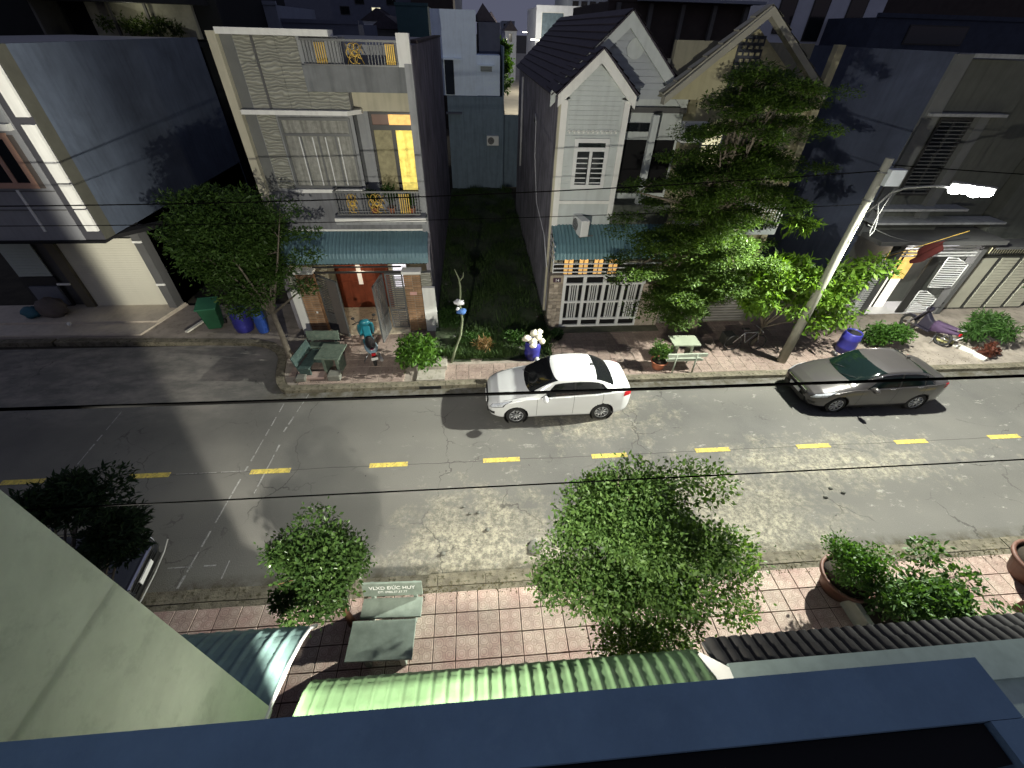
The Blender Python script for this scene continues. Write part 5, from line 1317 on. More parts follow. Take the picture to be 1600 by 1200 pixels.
def scooter(name, label, body, seatc, loc, rz, second=None, plate=True):
    r = empty(name, label, 'motorbike')
    ty = mk('tyre_rubber', (.02, .02, .02)); ch = mk('dull_chrome', (.5, .5, .52), .3, metal=.9, var=0); bl = mk('black_plastic', (.015, .015, .015))
    for x in (0, 1.28):
        w = MB(); w.tube([(x + .25 * math.cos(a * math.pi / 12), 0, .27 + .25 * math.sin(a * math.pi / 12)) for a in range(25)], .045, 8); wo_ = w.build('wheel', ty, r)
        MB().cyl((x, -.03, .27), (x, .03, .27), .05, n=10).tube([(x - .23, 0, .27), (x + .23, 0, .27)], .012, 5).tube([(x, 0, .04), (x, 0, .5)], .012, 5).build('rim', ch, wo_)
    # front shield leaning back
    f = MB(); P = []
    for j in range(7):
        t = j / 6; z = .38 + .62 * t; xc = 1.20 - .28 * t; hw_ = .20 + .05 * math.sin(t * 3.0)
        P.append([(xc - .10 * (1 - math.cos((i - 4) / 4 * 1.3)), (i - 4) / 4 * hw_, z) for i in range(9)])
    f.grid(P); o = f.build('front_shield', body, r); o.modifiers.new('t', 'SOLIDIFY').thickness = .03
    fm = MB(); P = [[(1.28 + math.cos(a) * .31, y, .27 + math.sin(a) * .31) for y in (-.07, 0, .07)] for a in [R(k) for k in range(20, 150, 16)]]; fm.grid(P); fm.build('front_mudguard', body, r).modifiers.new('t', 'SOLIDIFY').thickness = .015
    hd = MB(); hd.blob((.90, 0, 1.03), .145, 12, 8, squash=(.8, 1.25, .75)); hd.build('head_cowl', body, r)
    MB().blob((1.0, 0, 1.0), .075, 10, 6).build('headlight', mk('headlight_glass', (.55, .57, .6)), r)
    MB().tube([(.80, -.36, 1.08), (.86, -.2, 1.10), (.88, 0, 1.08), (.86, .2, 1.10), (.80, .36, 1.08)], .016, 6).build('handlebar', bl, r)
    for s in (-1, 1): MB().tube([(.86, s * .24, 1.1), (.82, s * .30, 1.24)], .008, 4).blob((.82, s * .31, 1.28), .055, 10, 6, squash=(.4, 1.1, .9)).build('mirror', bl, r)
    MB().box(.45, .98, -.17, .17, .30, .35).build('footboard', body, r)
    MB().prism([(.5, -.12, .35), (.95, -.12, .35), (.88, -.12, .92), (.62, -.12, .70), (.5, -.12, .68)], (0, .24, 0)).build('centre_fairing', body, r, bevel=.04)
    P = []
    for i in range(9):
        t = i / 8; x = .52 - .86 * t; w_ = .20 * math.sin(.6 + t * 2.2); zt = .70 - .02 * t; zb = .32 + .28 * t
        P.append([(x, -w_ * .5, zb), (x, -w_, (zb + zt) / 2), (x, -w_ * .7, zt), (x, w_ * .7, zt), (x, w_, (zb + zt) / 2), (x, w_ * .5, zb)])
    tb = MB(); tb.grid(P); tb.face([0, 1, 2, 3, 4, 5]); tb.face([len(tb.v) - 6 + i for i in range(6)][::-1]); tb.build('rear_body', second or body, r)
    P = []
    for i in range(9):
        t = i / 8; x = .48 - .72 * t; w_ = .15 * math.sin(.7 + t * 1.9); zz = .74 + .05 * t * t
        P.append([(x, -w_, zz - .04), (x, -w_ * .8, zz + .02), (x, 0, zz + .035), (x, w_ * .8, zz + .02), (x, w_, zz - .04)])
    st_ = MB(); st_.grid(P); st_.build('seat', seatc, r)
    MB().tube([(-.22, -.1, .80), (-.42, -.08, .84), (-.44, 0, .84), (-.42, .08, .84), (-.22, .1, .80)], .014, 5).build('grab_rail', ch, r)
    MB().tube([(.1, -.18, .3), (-.35, -.2, .34)], [.035, .05], 8).build('exhaust', ch, r)
    MB().box(-.40, -.36, -.06, .06, .60, .68).build('tail_light', mk('tail_light_red', (.35, .01, .015)), r)
    if plate: MB().obox((-.43, 0, .5), (.015, .19, .14), Matrix.Rotation(R(-25), 3, 'Y')).build('number_plate', mk('number_plate_white', (.75, .75, .73)), r)
    MB().tube([(.2, .12, .3), (.15, .3, .02)], .012, 5).build('kickstand', ch, r)
    r.location = loc; r.rotation_euler = (0, R(0), rz)
    return r
M_tealp = mk('teal_scooter_paint', (.012, .13, .17), .35, var=.15, coat=.4)
sc = scooter('scooter', 'teal scooter with black seat and white plate parked before the brick-post gate', M_tealp, mk('black_vinyl', (.02, .018, .02), .6), (8.46, 4.35, .13), R(109), second=mk('pale_teal_fairing', (.25, .38, .45), .4, var=.3, scale=9))
scooter('motorbike', 'dark motorbike with a purple rain cover parked by the barred gate at right', mk('black_bike_paint', (.02, .018, .03), .3, coat=.4), mk('purple_cover', (.045, .025, .06), .8, var=.3), (29.5, 4.6, .12), R(105), second=mk('purple_cover', (.11, .06, .13)))

sc.scale = (1.1, 1.1, 1.05)
st = [c for c in kids(sc) if c.name.startswith('rear_body')][0]
MB().blob((-.2, 0, .735), .07, 10, 5, squash=(1, 1, .3)).build('sticker', mk('maroon_sticker', (.2, .02, .05), .6), None).parent = sc
# ================================================================== poles, lamp, wires
M_cpole = mk('concrete_pole', (.30, .30, .25), .85, var=.12, scale=3, streak=.15)
pl = empty('street_lamp', 'tapered concrete pole with bright LED street lamp over the grey sedan', 'street lamp', (22.75, 3.85, 0))
MB().cyl((22.75, 3.85, 0), (22.75, 3.85, 6.65), .155, .10, n=16).build('pole', M_cpole, pl)
MB().box(22.78, 23.22, 3.62, 3.84, 6.02, 6.42).build('meter_box', mk('pale_grey_box', (.42, .45, .48), .6, var=.05), pl, bevel=.015)
MB().tube([(22.75, 3.8, 5.2), (22.95, 3.72, 5.5), (23.1, 3.65, 5.85), (23.3, 3.5, 6.02), (23.7, 3.15, 6.16), (24.0, 2.88, 6.2)], .03, 8).build('arm', M_gframe, pl)
lh = MB(); lh.obox((24.22, 2.68, 6.22), (.86, .30, .07), Matrix.Rotation(R(-42), 3, 'Z') @ Matrix.Rotation(R(-52), 3, 'X')); lh.build('lamp_head', M_gframe, pl, bevel=.02)
Mh = Matrix.Rotation(R(-42), 3, 'Z') @ Matrix.Rotation(R(-52), 3, 'X')
lens = MB()
for k in range(4):
    c_ = Vector((24.22, 2.68, 6.22)) + Mh @ Vector(((k - 1.5) * .19, .03 * (-1) ** k, -.06)); lens.cyl(c_, c_ + Mh @ Vector((0, 0, -.03)), .13, n=16)
lens.build('led_lens', mk('led_glow', (1, 1, 1), .5, var=0, emit=(1, .99, .93), es=60), pl)
led_rows = MB()
MB().tube([(23.1, 3.6, 5.95), (23.0, 3.55, 5.3), (22.98, 3.5, 4.9), (23.05, 3.5, 4.75), (23.12, 3.52, 4.9), (23.06, 3.56, 5.2), (22.95, 3.7, 5.6)], .016, 6).build('cable_loop', mk('grey_cable', (.16, .16, .16), .8, var=0), pl)
MB().cyl((22.75, 3.85, 6.3), (22.75, 3.85, 6.34), .13, n=14).cyl((22.75, 3.85, 5.6), (22.75, 3.85, 5.64), .135, n=14).build('clamp', M_gframe, pl)
L_A = lamp('street_light', 'POINT', (24.16, 2.55, 6.10), 4300, (.975, .985, .87), .10, pl)
shaped(L_A, 'street')
M_wire = mk('black_cable', (.003, .003, .003), 1, var=0, spec=0)
def wire(a, b, sag, r, label, mat=None):
    a = Vector(a); b = Vector(b); pts = []
    for i in range(41):
        t = i / 40; p = a.lerp(b, t); p.z -= sag * 4 * t * (1 - t); pts.append(p)
    o = MB().tube(pts, r, 5).build('wire', mat or M_wire); tag(o, label, 'cable', 'overhead cables along the street'); return o
wire((-22, 3.2, 6.3), (22.7, 3.85, 6.35), .75, .014, 'upper black cable crossing the house fronts from the lamp pole')
wire((-22, 3.2, 5.75), (22.7, 3.85, 5.5), .5, .009, 'thin lower cable crossing the house fronts from the lamp pole')
wire((22.75, 3.85, 6.5), (60, 3.9, 6.3), .5, .013, 'black cable running right from the lamp pole')
wire((-22, -4.4, 6.75), (46, -4.5, 6.7), .42, .017, 'thick black cable sweeping over both parked cars')
wire((-22, -5.6, 6.85), (46, -5.5, 6.7), .42, .006, 'thin dark cable above the yellow road dashes')
wire((23.0, 3.7, 5.0), (29.0, 6.9, 3.2), .15, .012, 'pale cable dropping from the lamp pole to the dark house canopy', mk('grey_cable', (.16, .16, .16)))

# ================================================================== bins, barrels, bags
M_blueb = mk('blue_barrel', (.03, .03, .21), .4, var=.15, scale=2)
def barrel(label, loc, mat=None, h=.9, r=.29, group='blue barrels on the pavement'):
    o = empty('barrel', label, 'barrel', loc, 0, group)
    MB().lathe([(r * .8, 0), (r * .92, .04), (r, .25 * h), (r * 1.03, .28 * h), (r, .32 * h), (r, .66 * h), (r * 1.03, .7 * h), (r, .74 * h), (r * .94, h * .95), (r * .86, h), (r * .86, h - .04), (r * .8, h - .06)], loc, 26).build('drum', mat or M_blueb, o)
    MB().lathe([(r * .84, 0), (r * .84, .02), (.02, .02)], (loc[0], loc[1], loc[2] + h - .07), 22).build('lid', mk('dark_hole', (.01, .01, .01)), o)
    return o
barrel('round blue barrel under the left tree, left of two', (3.3, 6.75, .1), h=.85, r=.33)
barrel('slimmer blue barrel under the left tree, right of two, pale lid', (4.02, 6.6, .1), mk('bright_blue_barrel', (.03, .08, .34), .4, var=.15), .9, .2)
barrel('blue barrel at the lot edge stuffed with white sacks', (13.86, 4.5, .1), h=.7, r=.27)
barrel('blue barrel standing behind the grey-bronze sedan', (25.45, 4.35, .1), h=.85, r=.3)
sk = MB()
for i, (dx, dy, dz, rr_, q) in enumerate([(0, 0, .8, .15, 1), (.18, .1, .92, .14, 1), (-.22, .06, .9, .13, 1.3), (.05, .2, 1.0, .15, 1), (.3, -.02, .82, .11, 1), (-.02, -.2, .78, .1, 1.2), (.22, .22, 1.05, .12, 1)]):
    sk.blob((13.86 + dx, 4.45 + dy, dz), rr_, 12, 8, .16, (q, .8, .9))
tag(sk.build('sack', mk('white_sack', (.70, .66, .52), .8, var=.35, scale=9)), 'bunch of crumpled white sacks in the blue barrel at the lot edge', 'sack')
wb_ = empty('wheelie_bin', 'green wheeled bin with sloping lid below the left tree', 'bin', (2.15, 7.0, .1), R(12))
M_gb = mk('green_bin', (.018, .085, .04), .5, var=.15)
q = MB(); q.v = [(1.95, 6.75, .16), (2.4, 6.75, .16), (2.4, 7.2, .16), (1.95, 7.2, .16), (1.87, 6.68, 1.0), (2.48, 6.68, 1.0), (2.48, 7.28, 1.0), (1.87, 7.28, 1.0)]
for f_ in ((0, 3, 2, 1), (4, 5, 6, 7), (0, 1, 5, 4), (1, 2, 6, 5), (2, 3, 7, 6), (3, 0, 4, 7)): q.face(f_)
q.build('bin_body', M_gb, wb_, bevel=.03)
MB().prism([(1.84, 6.6, 1.01), (1.84, 7.34, 1.12), (1.84, 7.34, 1.18), (1.84, 6.6, 1.06)], (.68, 0, 0)).build('lid', mk('green_lid', (.03, .13, .07), .45, var=.1), wb_, bevel=.01)
MB().cyl((1.9, 7.22, .2), (1.98, 7.22, .2), .1, n=14).cyl((2.38, 7.22, .2), (2.46, 7.22, .2), .1, n=14).build('wheel', mk('tyre_rubber', (.02, .02, .02)), wb_)
MB().tube([(1.9, 7.36, 1.12), (2.45, 7.36, 1.12)], .018, 6).build('handle', M_gb, wb_)
o = MB().obox((1.45, 6.9, .2), (.12, .8, .05), Matrix.Rotation(R(-18), 3, 'Z')).build('plank', mk('pale_plank', (.6, .58, .5), .7, var=.1)); tag(o, 'pale plank lying by the green wheeled bin', 'plank')
o = MB().blob((-1.1 - 1.9, 7.1, .30), .075, 10, 6).build('plastic_cup', mk('white_paint', (.8, .8, .76))); tag(o, 'small white litter on the buff front step', 'litter')
o = MB().blob((-4.0, 7.9, .55), .45, 14, 9, .12, (1.1, .8, .9)).build('covered_heap', mk('brown_cover', (.13, .11, .10), .9, var=.3)); tag(o, 'brown covered heap beside the cream roller door', 'heap')
o = MB().blob((-4.7, 7.8, .42), .3, 14, 9, .2, (1.1, .8, .7)).build('plastic_bag', mk('teal_bag', (.03, .12, .16), .6, var=.2)); tag(o, 'teal bag on the step of the grey townhouse', 'bag')
# dark clutter by the pole foot
bc = empty('bicycle', 'dark bicycle leaning in shade left of the lamp pole foot', 'bicycle', (21.6, 4.6, .1))
for x in (21.2, 22.15):
    w = MB().tube([(x + .3 * math.cos(a * math.pi / 12), 4.6 + .02 * math.cos(a), .43 + .3 * math.sin(a * math.pi / 12)) for a in range(25)], .02, 6).build('wheel', mk('tyre_rubber', (.02, .02, .02)), bc)
MB().tube([(21.2, 4.6, .43), (21.5, 4.6, .85), (22.0, 4.6, .88), (22.15, 4.6, .43)], .018, 6).tube([(21.5, 4.6, .85), (21.65, 4.6, .42), (22.0, 4.6, .88)], .018, 6).build('frame', mk('dull_chrome', (.5, .5, .52)), bc)
MB().obox((21.48, 4.6, 1.0), (.25, .14, .06)).build('saddle', mk('black_vinyl', (.02, .018, .02)), bc); MB().tube([(22.0, 4.35, 1.0), (22.0, 4.6, 1.02), (22.0, 4.85, 1.0)], .014, 5).build('handlebar', mk('dull_chrome', (.5, .5, .52)), bc)
o = MB().box(21.1, 21.5, 4.9, 5.3, .1, .5).build('crate', mk('dark_crate', (.05, .05, .045), .9), bevel=.02); tag(o, 'dark crate behind the bicycle near the lamp pole', 'crate')
# flag leaning out over the barred gate
fg = empty('flag', 'dark red flag hanging from a slanted pole over the barred gate', 'flag', (28.0, 6.9, 3.0))
MB().tube([(27.5, 7.0, 2.5), (28.7, 5.6, 4.1)], .015, 6).build('flagpole', mk('gold_iron', (.62, .42, .10)), fg)
P = []
for i in range(10):
    t = i / 9; P.append([(28.05 + .34 * t + .05 * math.sin(s * 7 + t * 4), 6.25 - .42 * t + .07 * math.sin(s * 9 + t * 5), 3.25 + .5 * t - s * .62) for s in [k / 8 for k in range(9)]])
MB().grid(P).build('cloth', mk('dark_red_cloth', (.05, .006, .005), .9, var=.2), fg)

# ================================================================== stone tables and benches
M_gran = mk('green_terrazzo', (.22, .265, .225), .45, var=.22, scale=5, stain=.3, stain_col=(.23, .27, .22), bump=.05)
M_gran3 = mk('shaded_mossy_terrazzo', (.10, .135, .105), .6, var=.35, scale=5, stain=.6, stain_col=(.17, .19, .15), bump=.1)  # mossy, and darkened further for the shade the far-left pieces stand in
M_gran2 = mk('dark_green_terrazzo', (.045, .075, .07), .5, var=.3, scale=6, stain=.35, stain_col=(.20, .24, .2))
def bench(label, loc, rz, w=1.1, mat=None, lettering=None, group=None):
    """built facing -Y (sitter looks to -Y), back at +Y"""
    m = mat or M_gran; r = empty('stone_bench', label, 'bench', (0, 0, 0), 0, group)
    MB().box(-w / 2, w / 2, -.36, 0, .40, .45).build('seat', m, r, bevel=.008)
    bk = MB().obox((0, .075, .66), (w, .045, .34), Matrix.Rotation(R(-14), 3, 'X')).build('backrest', m, r, bevel=.008)
    for s in (-1, 1):
        MB().prism([(s * w * .36 - .03, -.3, 0), (s * w * .36 - .03, .04, 0), (s * w * .36 - .03, .20, .70), (s * w * .36 - .03, .13, .70), (s * w * .36 - .03, .03, .40), (s * w * .36 - .03, -.3, .40)], (.06, 0, 0)).build('leg', m, r)
    if lettering:
        Mx = Matrix.Rotation(R(90 - 14), 4, 'X')
        ym = mk('white_lettering', (.85, .85, .82), .6, var=0)
        for body_, size, dz in lettering:
            n_ = Vector((0, -math.cos(R(14)), math.sin(R(14)) * -1)); up_ = Vector((0, math.sin(R(14)), math.cos(R(14))))
            Mx = Matrix((( 1, 0, 0), (0, up_.y, -math.cos(R(14))), (0, up_.z, math.sin(R(14))))).to_4x4()
            Mx.translation = Vector((0, .075, .66)) + up_ * dz + Vector((0, -math.cos(R(14)), math.sin(R(14)))) * .0235
            text('lettering', body_, size, ym, bk, Mx, .0015)
    r.location = loc; r.rotation_euler = (0, 0, rz)
    return r
def table(label, loc, rz, w=1.1, d=.62, h=.74, mat=None):
    m = mat or M_gran; r = empty('stone_table', label, 'table', (0, 0, 0))
    MB().box(-w / 2, w / 2, -d / 2, d / 2, h - .05, h).build('table_top', m, r, bevel=.008)
    for s in (-1, 1): MB().box(s * w * .28 - .05, s * w * .28 + .05, -d * .3, d * .3, 0, h - .051).build('leg', m, r, bevel=.01)
    r.location = loc; r.rotation_euler = (0, 0, rz); return r
bench('green terrazzo bench by the near kerb with white lettering on its back', (10.22, -3.72, .1), R(-2), 1.12, lettering=[('VLXD ĐỨC HUY', .118, .045), ('ĐT: 0986.37.57.77', .074, -.065)])
table('green terrazzo table just in front of the lettered bench', (10.17, -4.55, .1), R(-1.5), 1.12, .64)
table('square green terrazzo table by the brick gate post at left', (7.2, 4.15, .1), R(-6), .78, .85, mat=M_gran3)
bench('mossy green terrazzo bench standing against the left brick gate post', (6.65, 5.15, .1), R(-2), 1.1, M_gran3)
bench('dark green terrazzo bench set askew beside the left tree trunk', (6.3, 4.2, .1), R(82), 1.1, M_gran2)
o = MB().box(6.05, 6.95, 3.62, 3.98, .1, .19).build('stone_slab', mk('pink_slab', (.34, .25, .22), .8, var=.2), bevel=.02); tag(o, 'pinkish stone slab lying before the askew bench at left', 'slab')
o = MB().box(7.1, 7.5, 3.5, 3.85, .1, .32).build('stone_block', mk('dark_block', (.14, .14, .12), .9, var=.3), bevel=.03); tag(o, 'dark stone block near the kerb below the square table', 'block')
o = MB().box(6.1, 6.4, 3.5, 3.75, .1, .26).build('stone_block', mk('dark_block', (.14, .14, .12)), bevel=.03); tag(o, 'small grey stone block at the bay corner kerb', 'block')
table('pale green stone table under the tall tree at right', (19.1, 4.2, .1), R(-2), .95, .6, .78, mk('pale_green_stone', (.24, .27, .20), .6, var=.15))
rbk = empty('slatted_bench', 'pale green slatted bench seen from behind beside the clay pot', 'bench', (18.95, 3.55, .1))
M_pb = mk('pale_green_bench', (.28, .31, .25), .6, var=.1)
MB().box(18.25, 19.6, 3.40, 3.46, .74, .86).build('backrest', M_pb, rbk); MB().box(18.3, 19.55, 3.46, 3.5, .55, .6).build('back_slat', M_pb, rbk); MB().box(18.3, 19.55, 3.5, 3.9, .50, .54).build('seat', M_pb, rbk)
for x in (18.55, 19.25):
    MB().tube([(x, 3.42, .85), (x - .02, 3.36, .1)], .028, 5).build('leg', M_pb, rbk); MB().tube([(x, 3.86, .5), (x, 3.9, .1)], .028, 5).build('leg', M_pb, rbk)

# ================================================================== foliage
def leaf_mat(name, col, tr=.3, gl=.5):
    m = bpy.data.materials.new(name); m.use_nodes = True; n = m.node_tree.nodes; l = m.node_tree.links; n.clear()
    out = n.new('ShaderNodeOutputMaterial'); at = n.new('ShaderNodeAttribute'); at.attribute_name = 'tone'
    cr = n.new('ShaderNodeValToRGB'); cr.color_ramp.elements[0].color = (col[0] * .55, col[1] * .6, col[2] * .55, 1); cr.color_ramp.elements[1].color = (col[0] * 1.7, col[1] * 1.45, col[2] * 1.25, 1)
    l.new(at.outputs['Fac'], cr.inputs[0])
    p = n.new('ShaderNodeBsdfPrincipled'); p.inputs['Roughness'].default_value = gl; p.inputs['Specular IOR Level'].default_value = .22; l.new(cr.outputs[0], p.inputs['Base Color'])
    t = n.new('ShaderNodeBsdfTranslucent'); mu = n.new('ShaderNodeMixRGB'); mu.blend_type = 'MULTIPLY'; mu.inputs[0].default_value = 1; mu.inputs[2].default_value = (1.5, 1.6, .6, 1); l.new(cr.outputs[0], mu.inputs[1]); l.new(mu.outputs[0], t.inputs[0])
    ms = n.new('ShaderNodeMixShader'); ms.inputs[0].default_value = tr; l.new(p.outputs[0], ms.inputs[1]); l.new(t.outputs[0], ms.inputs[2]); l.new(ms.outputs[0], out.inputs[0])
    return m
LM_dark = leaf_mat('dark_leaf', (.030, .075, .018)); LM_mid = leaf_mat('mid_leaf', (.042, .105, .020)); LM_lime = leaf_mat('lime_leaf', (.085, .17, .022), .35)
LM_deep = leaf_mat('deep_leaf', (.014, .036, .012), .15); LM_night = leaf_mat('night_leaf', (.012, .030, .010), .1, .7); LM_olive = leaf_mat('olive_leaf', (.05, .085, .028)); LM_fea = leaf_mat('feathery_leaf', (.040, .085, .020), .3, .5)
M_bark = mk('bark', (.13, .11, .085), .95, var=.35, scale=8, bump=.5, bscale=25); M_bark2 = mk('grey_bark', (.11, .095, .075), .95, var=.35, scale=8, bump=.5, bscale=25)
def leaves(name, parent, blobs, ll, lw, mat, seed=0, flat=.0, droop=0., shell=.55, jl=.35):
    """blobs: (centre, radii, count). Each leaf is a folded four-point blade."""
    g = np.random.default_rng(seed); C_ = []; out = []
    for c, rad, n in blobs:
        d = g.normal(size=(n, 3)); d /= np.linalg.norm(d, axis=1)[:, None]
        rr_ = (shell + (1 - shell) * g.random(n)) ** .7 * np.where(g.random(n) < .25, g.random(n) ** .5, 1)
        C_.append(np.array(c) + d * rr_[:, None] * np.array(rad) * (1 + .16 * g.normal(size=(n, 1)))); out.append(d)
    P = np.vstack(C_); O = np.vstack(out); n = len(P)
    ax = g.normal(size=(n, 3)) + O * .9; ax[:, 2] *= (1 - flat); ax[:, 2] -= droop; ax /= np.linalg.norm(ax, axis=1)[:, None]
    up = g.normal(size=(n, 3)) * (1 - flat) * .8 + np.array([0, 0, 1.]) * (flat + .55) + O * .4
    sd = np.cross(ax, up); sd /= np.linalg.norm(sd, axis=1)[:, None] + 1e-9; nn = np.cross(sd, ax)
    L_ = ll * (1 + jl * g.normal(size=(n, 1))).clip(.45, 1.7); W_ = lw * L_ / ll
    v = np.stack([P, P + ax * L_ * .5 + sd * W_ * .5 + nn * W_ * .15, P + ax * L_, P + ax * L_ * .5 - sd * W_ * .5 + nn * W_ * .15], 1).reshape(-1, 3)
    i0 = np.arange(n) * 4; F = np.stack([np.stack([i0, i0 + 1, i0 + 2], 1), np.stack([i0, i0 + 2, i0 + 3], 1)], 1).reshape(-1, 3)
    tone = np.repeat(np.clip(g.beta(2, 2.6, n), 0, 1), 4)
    return arr(name, v, F, mat, parent, tone)
def limbs(parent, base, tops, r0, mat, mid=.35, name='trunk', bname='branch', trunk_top=None):
    base = Vector(base); tt = Vector(trunk_top) if trunk_top else base + (sum((Vector(t) for t in tops), Vector()) / len(tops) - base) * mid
    m = base.lerp(tt, .5) + Vector((rnd.uniform(-.06, .06), rnd.uniform(-.06, .06), 0))
    MB().tube([base - Vector((0, 0, .1)), base + Vector((0, 0, .15)), m, tt], [r0 * 1.35, r0, r0 * .85, r0 * .7], 10).build(name, mat, parent)
    b = MB()
    for t in tops:
        t = Vector(t); k = tt.lerp(t, .5) + Vector((rnd.uniform(-.12, .12), rnd.uniform(-.12, .12), rnd.uniform(0, .15)))
        b.tube([tt - Vector((0, 0, .05)), k, t], [r0 * .5, r0 * .28, r0 * .08], 6)
        for _ in range(3):
            s = k.lerp(t, rnd.random()); e = s + Vector((rnd.uniform(-.4, .4), rnd.uniform(-.4, .4), rnd.uniform(-.05, .35))); b.tube([s, e], [r0 * .14, r0 * .04], 4)
    b.build(bname, mat, parent)
def clumps(c, rad, k, rr_, n, seed, flatten=.75):
    g = random.Random(seed); out = []
    while len(out) < k:
        d = Vector((g.gauss(0, 1), g.gauss(0, 1), g.gauss(0, 1))).normalized() * (g.random() ** .45)
        q = (c[0] + d.x * rad[0], c[1] + d.y * rad[1], c[2] + d.z * rad[2]); r_ = rr_ * g.uniform(.65, 1.25)
        out.append((q, (r_, r_, r_ * flatten), int(n * g.uniform(.7, 1.3))))
    return out
# near big tree
t1 = empty('leafy_tree', 'large bright green tree on the near pavement in the middle of the view', 'tree', (14.55, -4.75, .1))
B1 = clumps((14.35, -4.0, 2.75), (1.25, 1.0, .95), 34, .42, 900, 3) + [((13.1, -4.0, 2.4), (.55, .5, .4), 700), ((12.95, -4.1, 1.9), (.3, .3, .25), 260), ((15.55, -3.3, 3.3), (.5, .4, .35), 420), ((15.9, -4.1, 2.4), (.5, .45, .4), 760), ((16.1, -4.7, 1.5), (.3, .25, .45), 360), ((15.6, -4.4, 2.4), (.6, .5, .4), 800), ((14.1, -3.5, 3.75), (.55, .45, .3), 560), ((14.95, -3.4, 3.75), (.3, .3, .25), 160), ((14.6, -4.9, 1.9), (.7, .45, .45), 800), ((13.9, -5.1, 1.75), (.5, .4, .4), 520), ((14.2, -4.9, 1.2), (.55, .4, .35), 900), ((14.8, -5.0, 1.1), (.5, .4, .35), 800), ((12.9, -4.3, 2.2), (.4, .4, .4), 500)]
limbs(t1, (14.5, -4.85, .1), [b[0] for b in B1[::4]], .09, M_bark, .3)
leaves('crown', t1, [(c, r, int(n * 1.75)) for c, r, n in [((c[0] + .22, c[1] - .05, c[2] - .12), r, n) for c, r, n in B1]], .068, .034, leaf_mat('near_tree_leaf', (.060, .118, .034), .36, .5), 1)
# near small dense tree
t2 = empty('small_tree', 'compact dark glossy-leaved small tree between the awning and lettered bench', 'tree', (9.35, -4.0, .1))
B2 = clumps((9.15, -3.8, 2.0), (.72, .65, .95), 28, .36, 620, 8, .9)
limbs(t2, (9.4, -3.95, .1), [b[0] for b in B2[::4]], .07, mk('red_bark', (.20, .10, .06), .9, var=.3), .35)
leaves('crown', t2, B2, .07, .038, leaf_mat('glossy_dark_leaf', (.036, .075, .022), .2, .25), 2)
# near-left trees, their shade darkened into the leaf colour
for (nm, c, rad, base, sd, lb) in (('dark_tree', (6.45, -3.8, 4.05), (.6, .45, .22), (4.9, -4.9, .1), 21, 'unlit tree with spreading branches left, nearest the pale wall top'), ('dark_tree', (6.7, -3.8, 3.25), (.32, .35, .42), (5.3, -5.0, .1), 22, 'unlit tree hanging over the black car nose')):
    t = empty(nm, lb, 'tree', base); Bq = clumps(c, rad, 14, .26, 420, sd, .6); limbs(t, base, [b[0] for b in Bq[::3]], .08, M_bark)
    leaves('crown', t, Bq, .10, .026, LM_night, sd, flat=.3)
# left far tree
t4 = empty('street_tree', 'broad dark green tree leaning over the bay corner by the blue barrels', 'tree', (5.45, 4.95, .1))
B4 = clumps((4.75, 5.6, 3.75), (1.35, 1.0, 1.55), 60, .55, 900, 31, .6) + [((6.5, 5.4, 4.9), (.6, .5, .3), 500), ((6.9, 5.2, 3.6), (.5, .5, .25), 380), ((3.6, 5.4, 3.2), (.6, .6, .35), 500), ((4.4, 5.5, 1.8), (.7, .5, .4), 1100), ((5.1, 5.2, 2.5), (.6, .45, .5), 1300), ((5.7, 5.2, 3.1), (.5, .4, .4), 900), ((4.3, 5.3, 2.6), (.7, .5, .5), 1300), ((5.6, 5.3, 5.3), (.5, .4, .25), 500), ((3.2, 5.5, 4.2), (.5, .45, .2), 500), ((7.1, 5.2, 4.3), (.45, .4, .15), 380), ((6.6, 5.2, 2.6), (.4, .35, .2), 420), ((3.7, 5.5, 5.2), (.45, .4, .15), 380)]
limbs(t4, (5.45, 4.95, .1), [b[0] for b in B4[::5]], .11, M_bark2, .45)
leaves('crown', t4, B4, .11, .036, LM_fea, 4, flat=.35)
# tall layered tree
t5 = empty('tall_tree', 'tall layered feathery tree in front of the two gabled houses', 'tree', (20.3, 5.6, .1))
B5 = []
g5 = random.Random(77)
for k in range(13):
    z = 1.9 + k * .53; wmax = 2.5 * math.sin(min(1, (k + 2.2) / 7) * math.pi / 2) * (1 if k < 8 else (1 - (k - 8) / 7.)); n_ = 8 if k < 9 else 5
    a0_ = g5.uniform(0, 6.28)
    for j in range(n_):
        a = a0_ + j * 2 * math.pi / n_ + g5.uniform(-.25, .25); ln = wmax * g5.uniform(.5, 1.22); zb_ = z + g5.uniform(-.24, .24)
        for q in (.35, .62, .88, 1.0):
            d = ln * q; cx = 19.15 + math.cos(a) * d * 1.0 + .03 * k; cy = 5.1 + math.sin(a) * d * .6; w_ = .5 - .22 * q
            B5.append(((cx + g5.uniform(-.1, .1), cy + g5.uniform(-.1, .1), zb_ - .2 * q * q + g5.uniform(-.09, .09)), (w_ + .12, w_, g5.uniform(.08, .15)), int(430 * g5.uniform(.5, 1.35))))
B5 += [((19.1 + g5.gauss(0, 1.2), 5.1 + g5.gauss(0, .6), g5.uniform(2.4, 7.2)), (.5, .45, .2), 420) for _ in range(26)]
B5 += [((17.9, 4.9, 1.75), (.9, .6, .35), 900), ((21.3, 4.8, 3.3), (.9, .6, .4), 1100), ((20.6, 4.6, 2.7), (.7, .5, .35), 700), ((18.9, 4.5, 1.5), (.6, .45, .35), 650), ((21.7, 5.2, 7.9), (.6, .4, .15), 260), ((21.2, 5.3, 6.9), (.6, .4, .14), 300), ((16.6, 5.0, 5.6), (.5, .4, .14), 280), ((16.4, 5.0, 4.4), (.6, .5, .2), 420)]
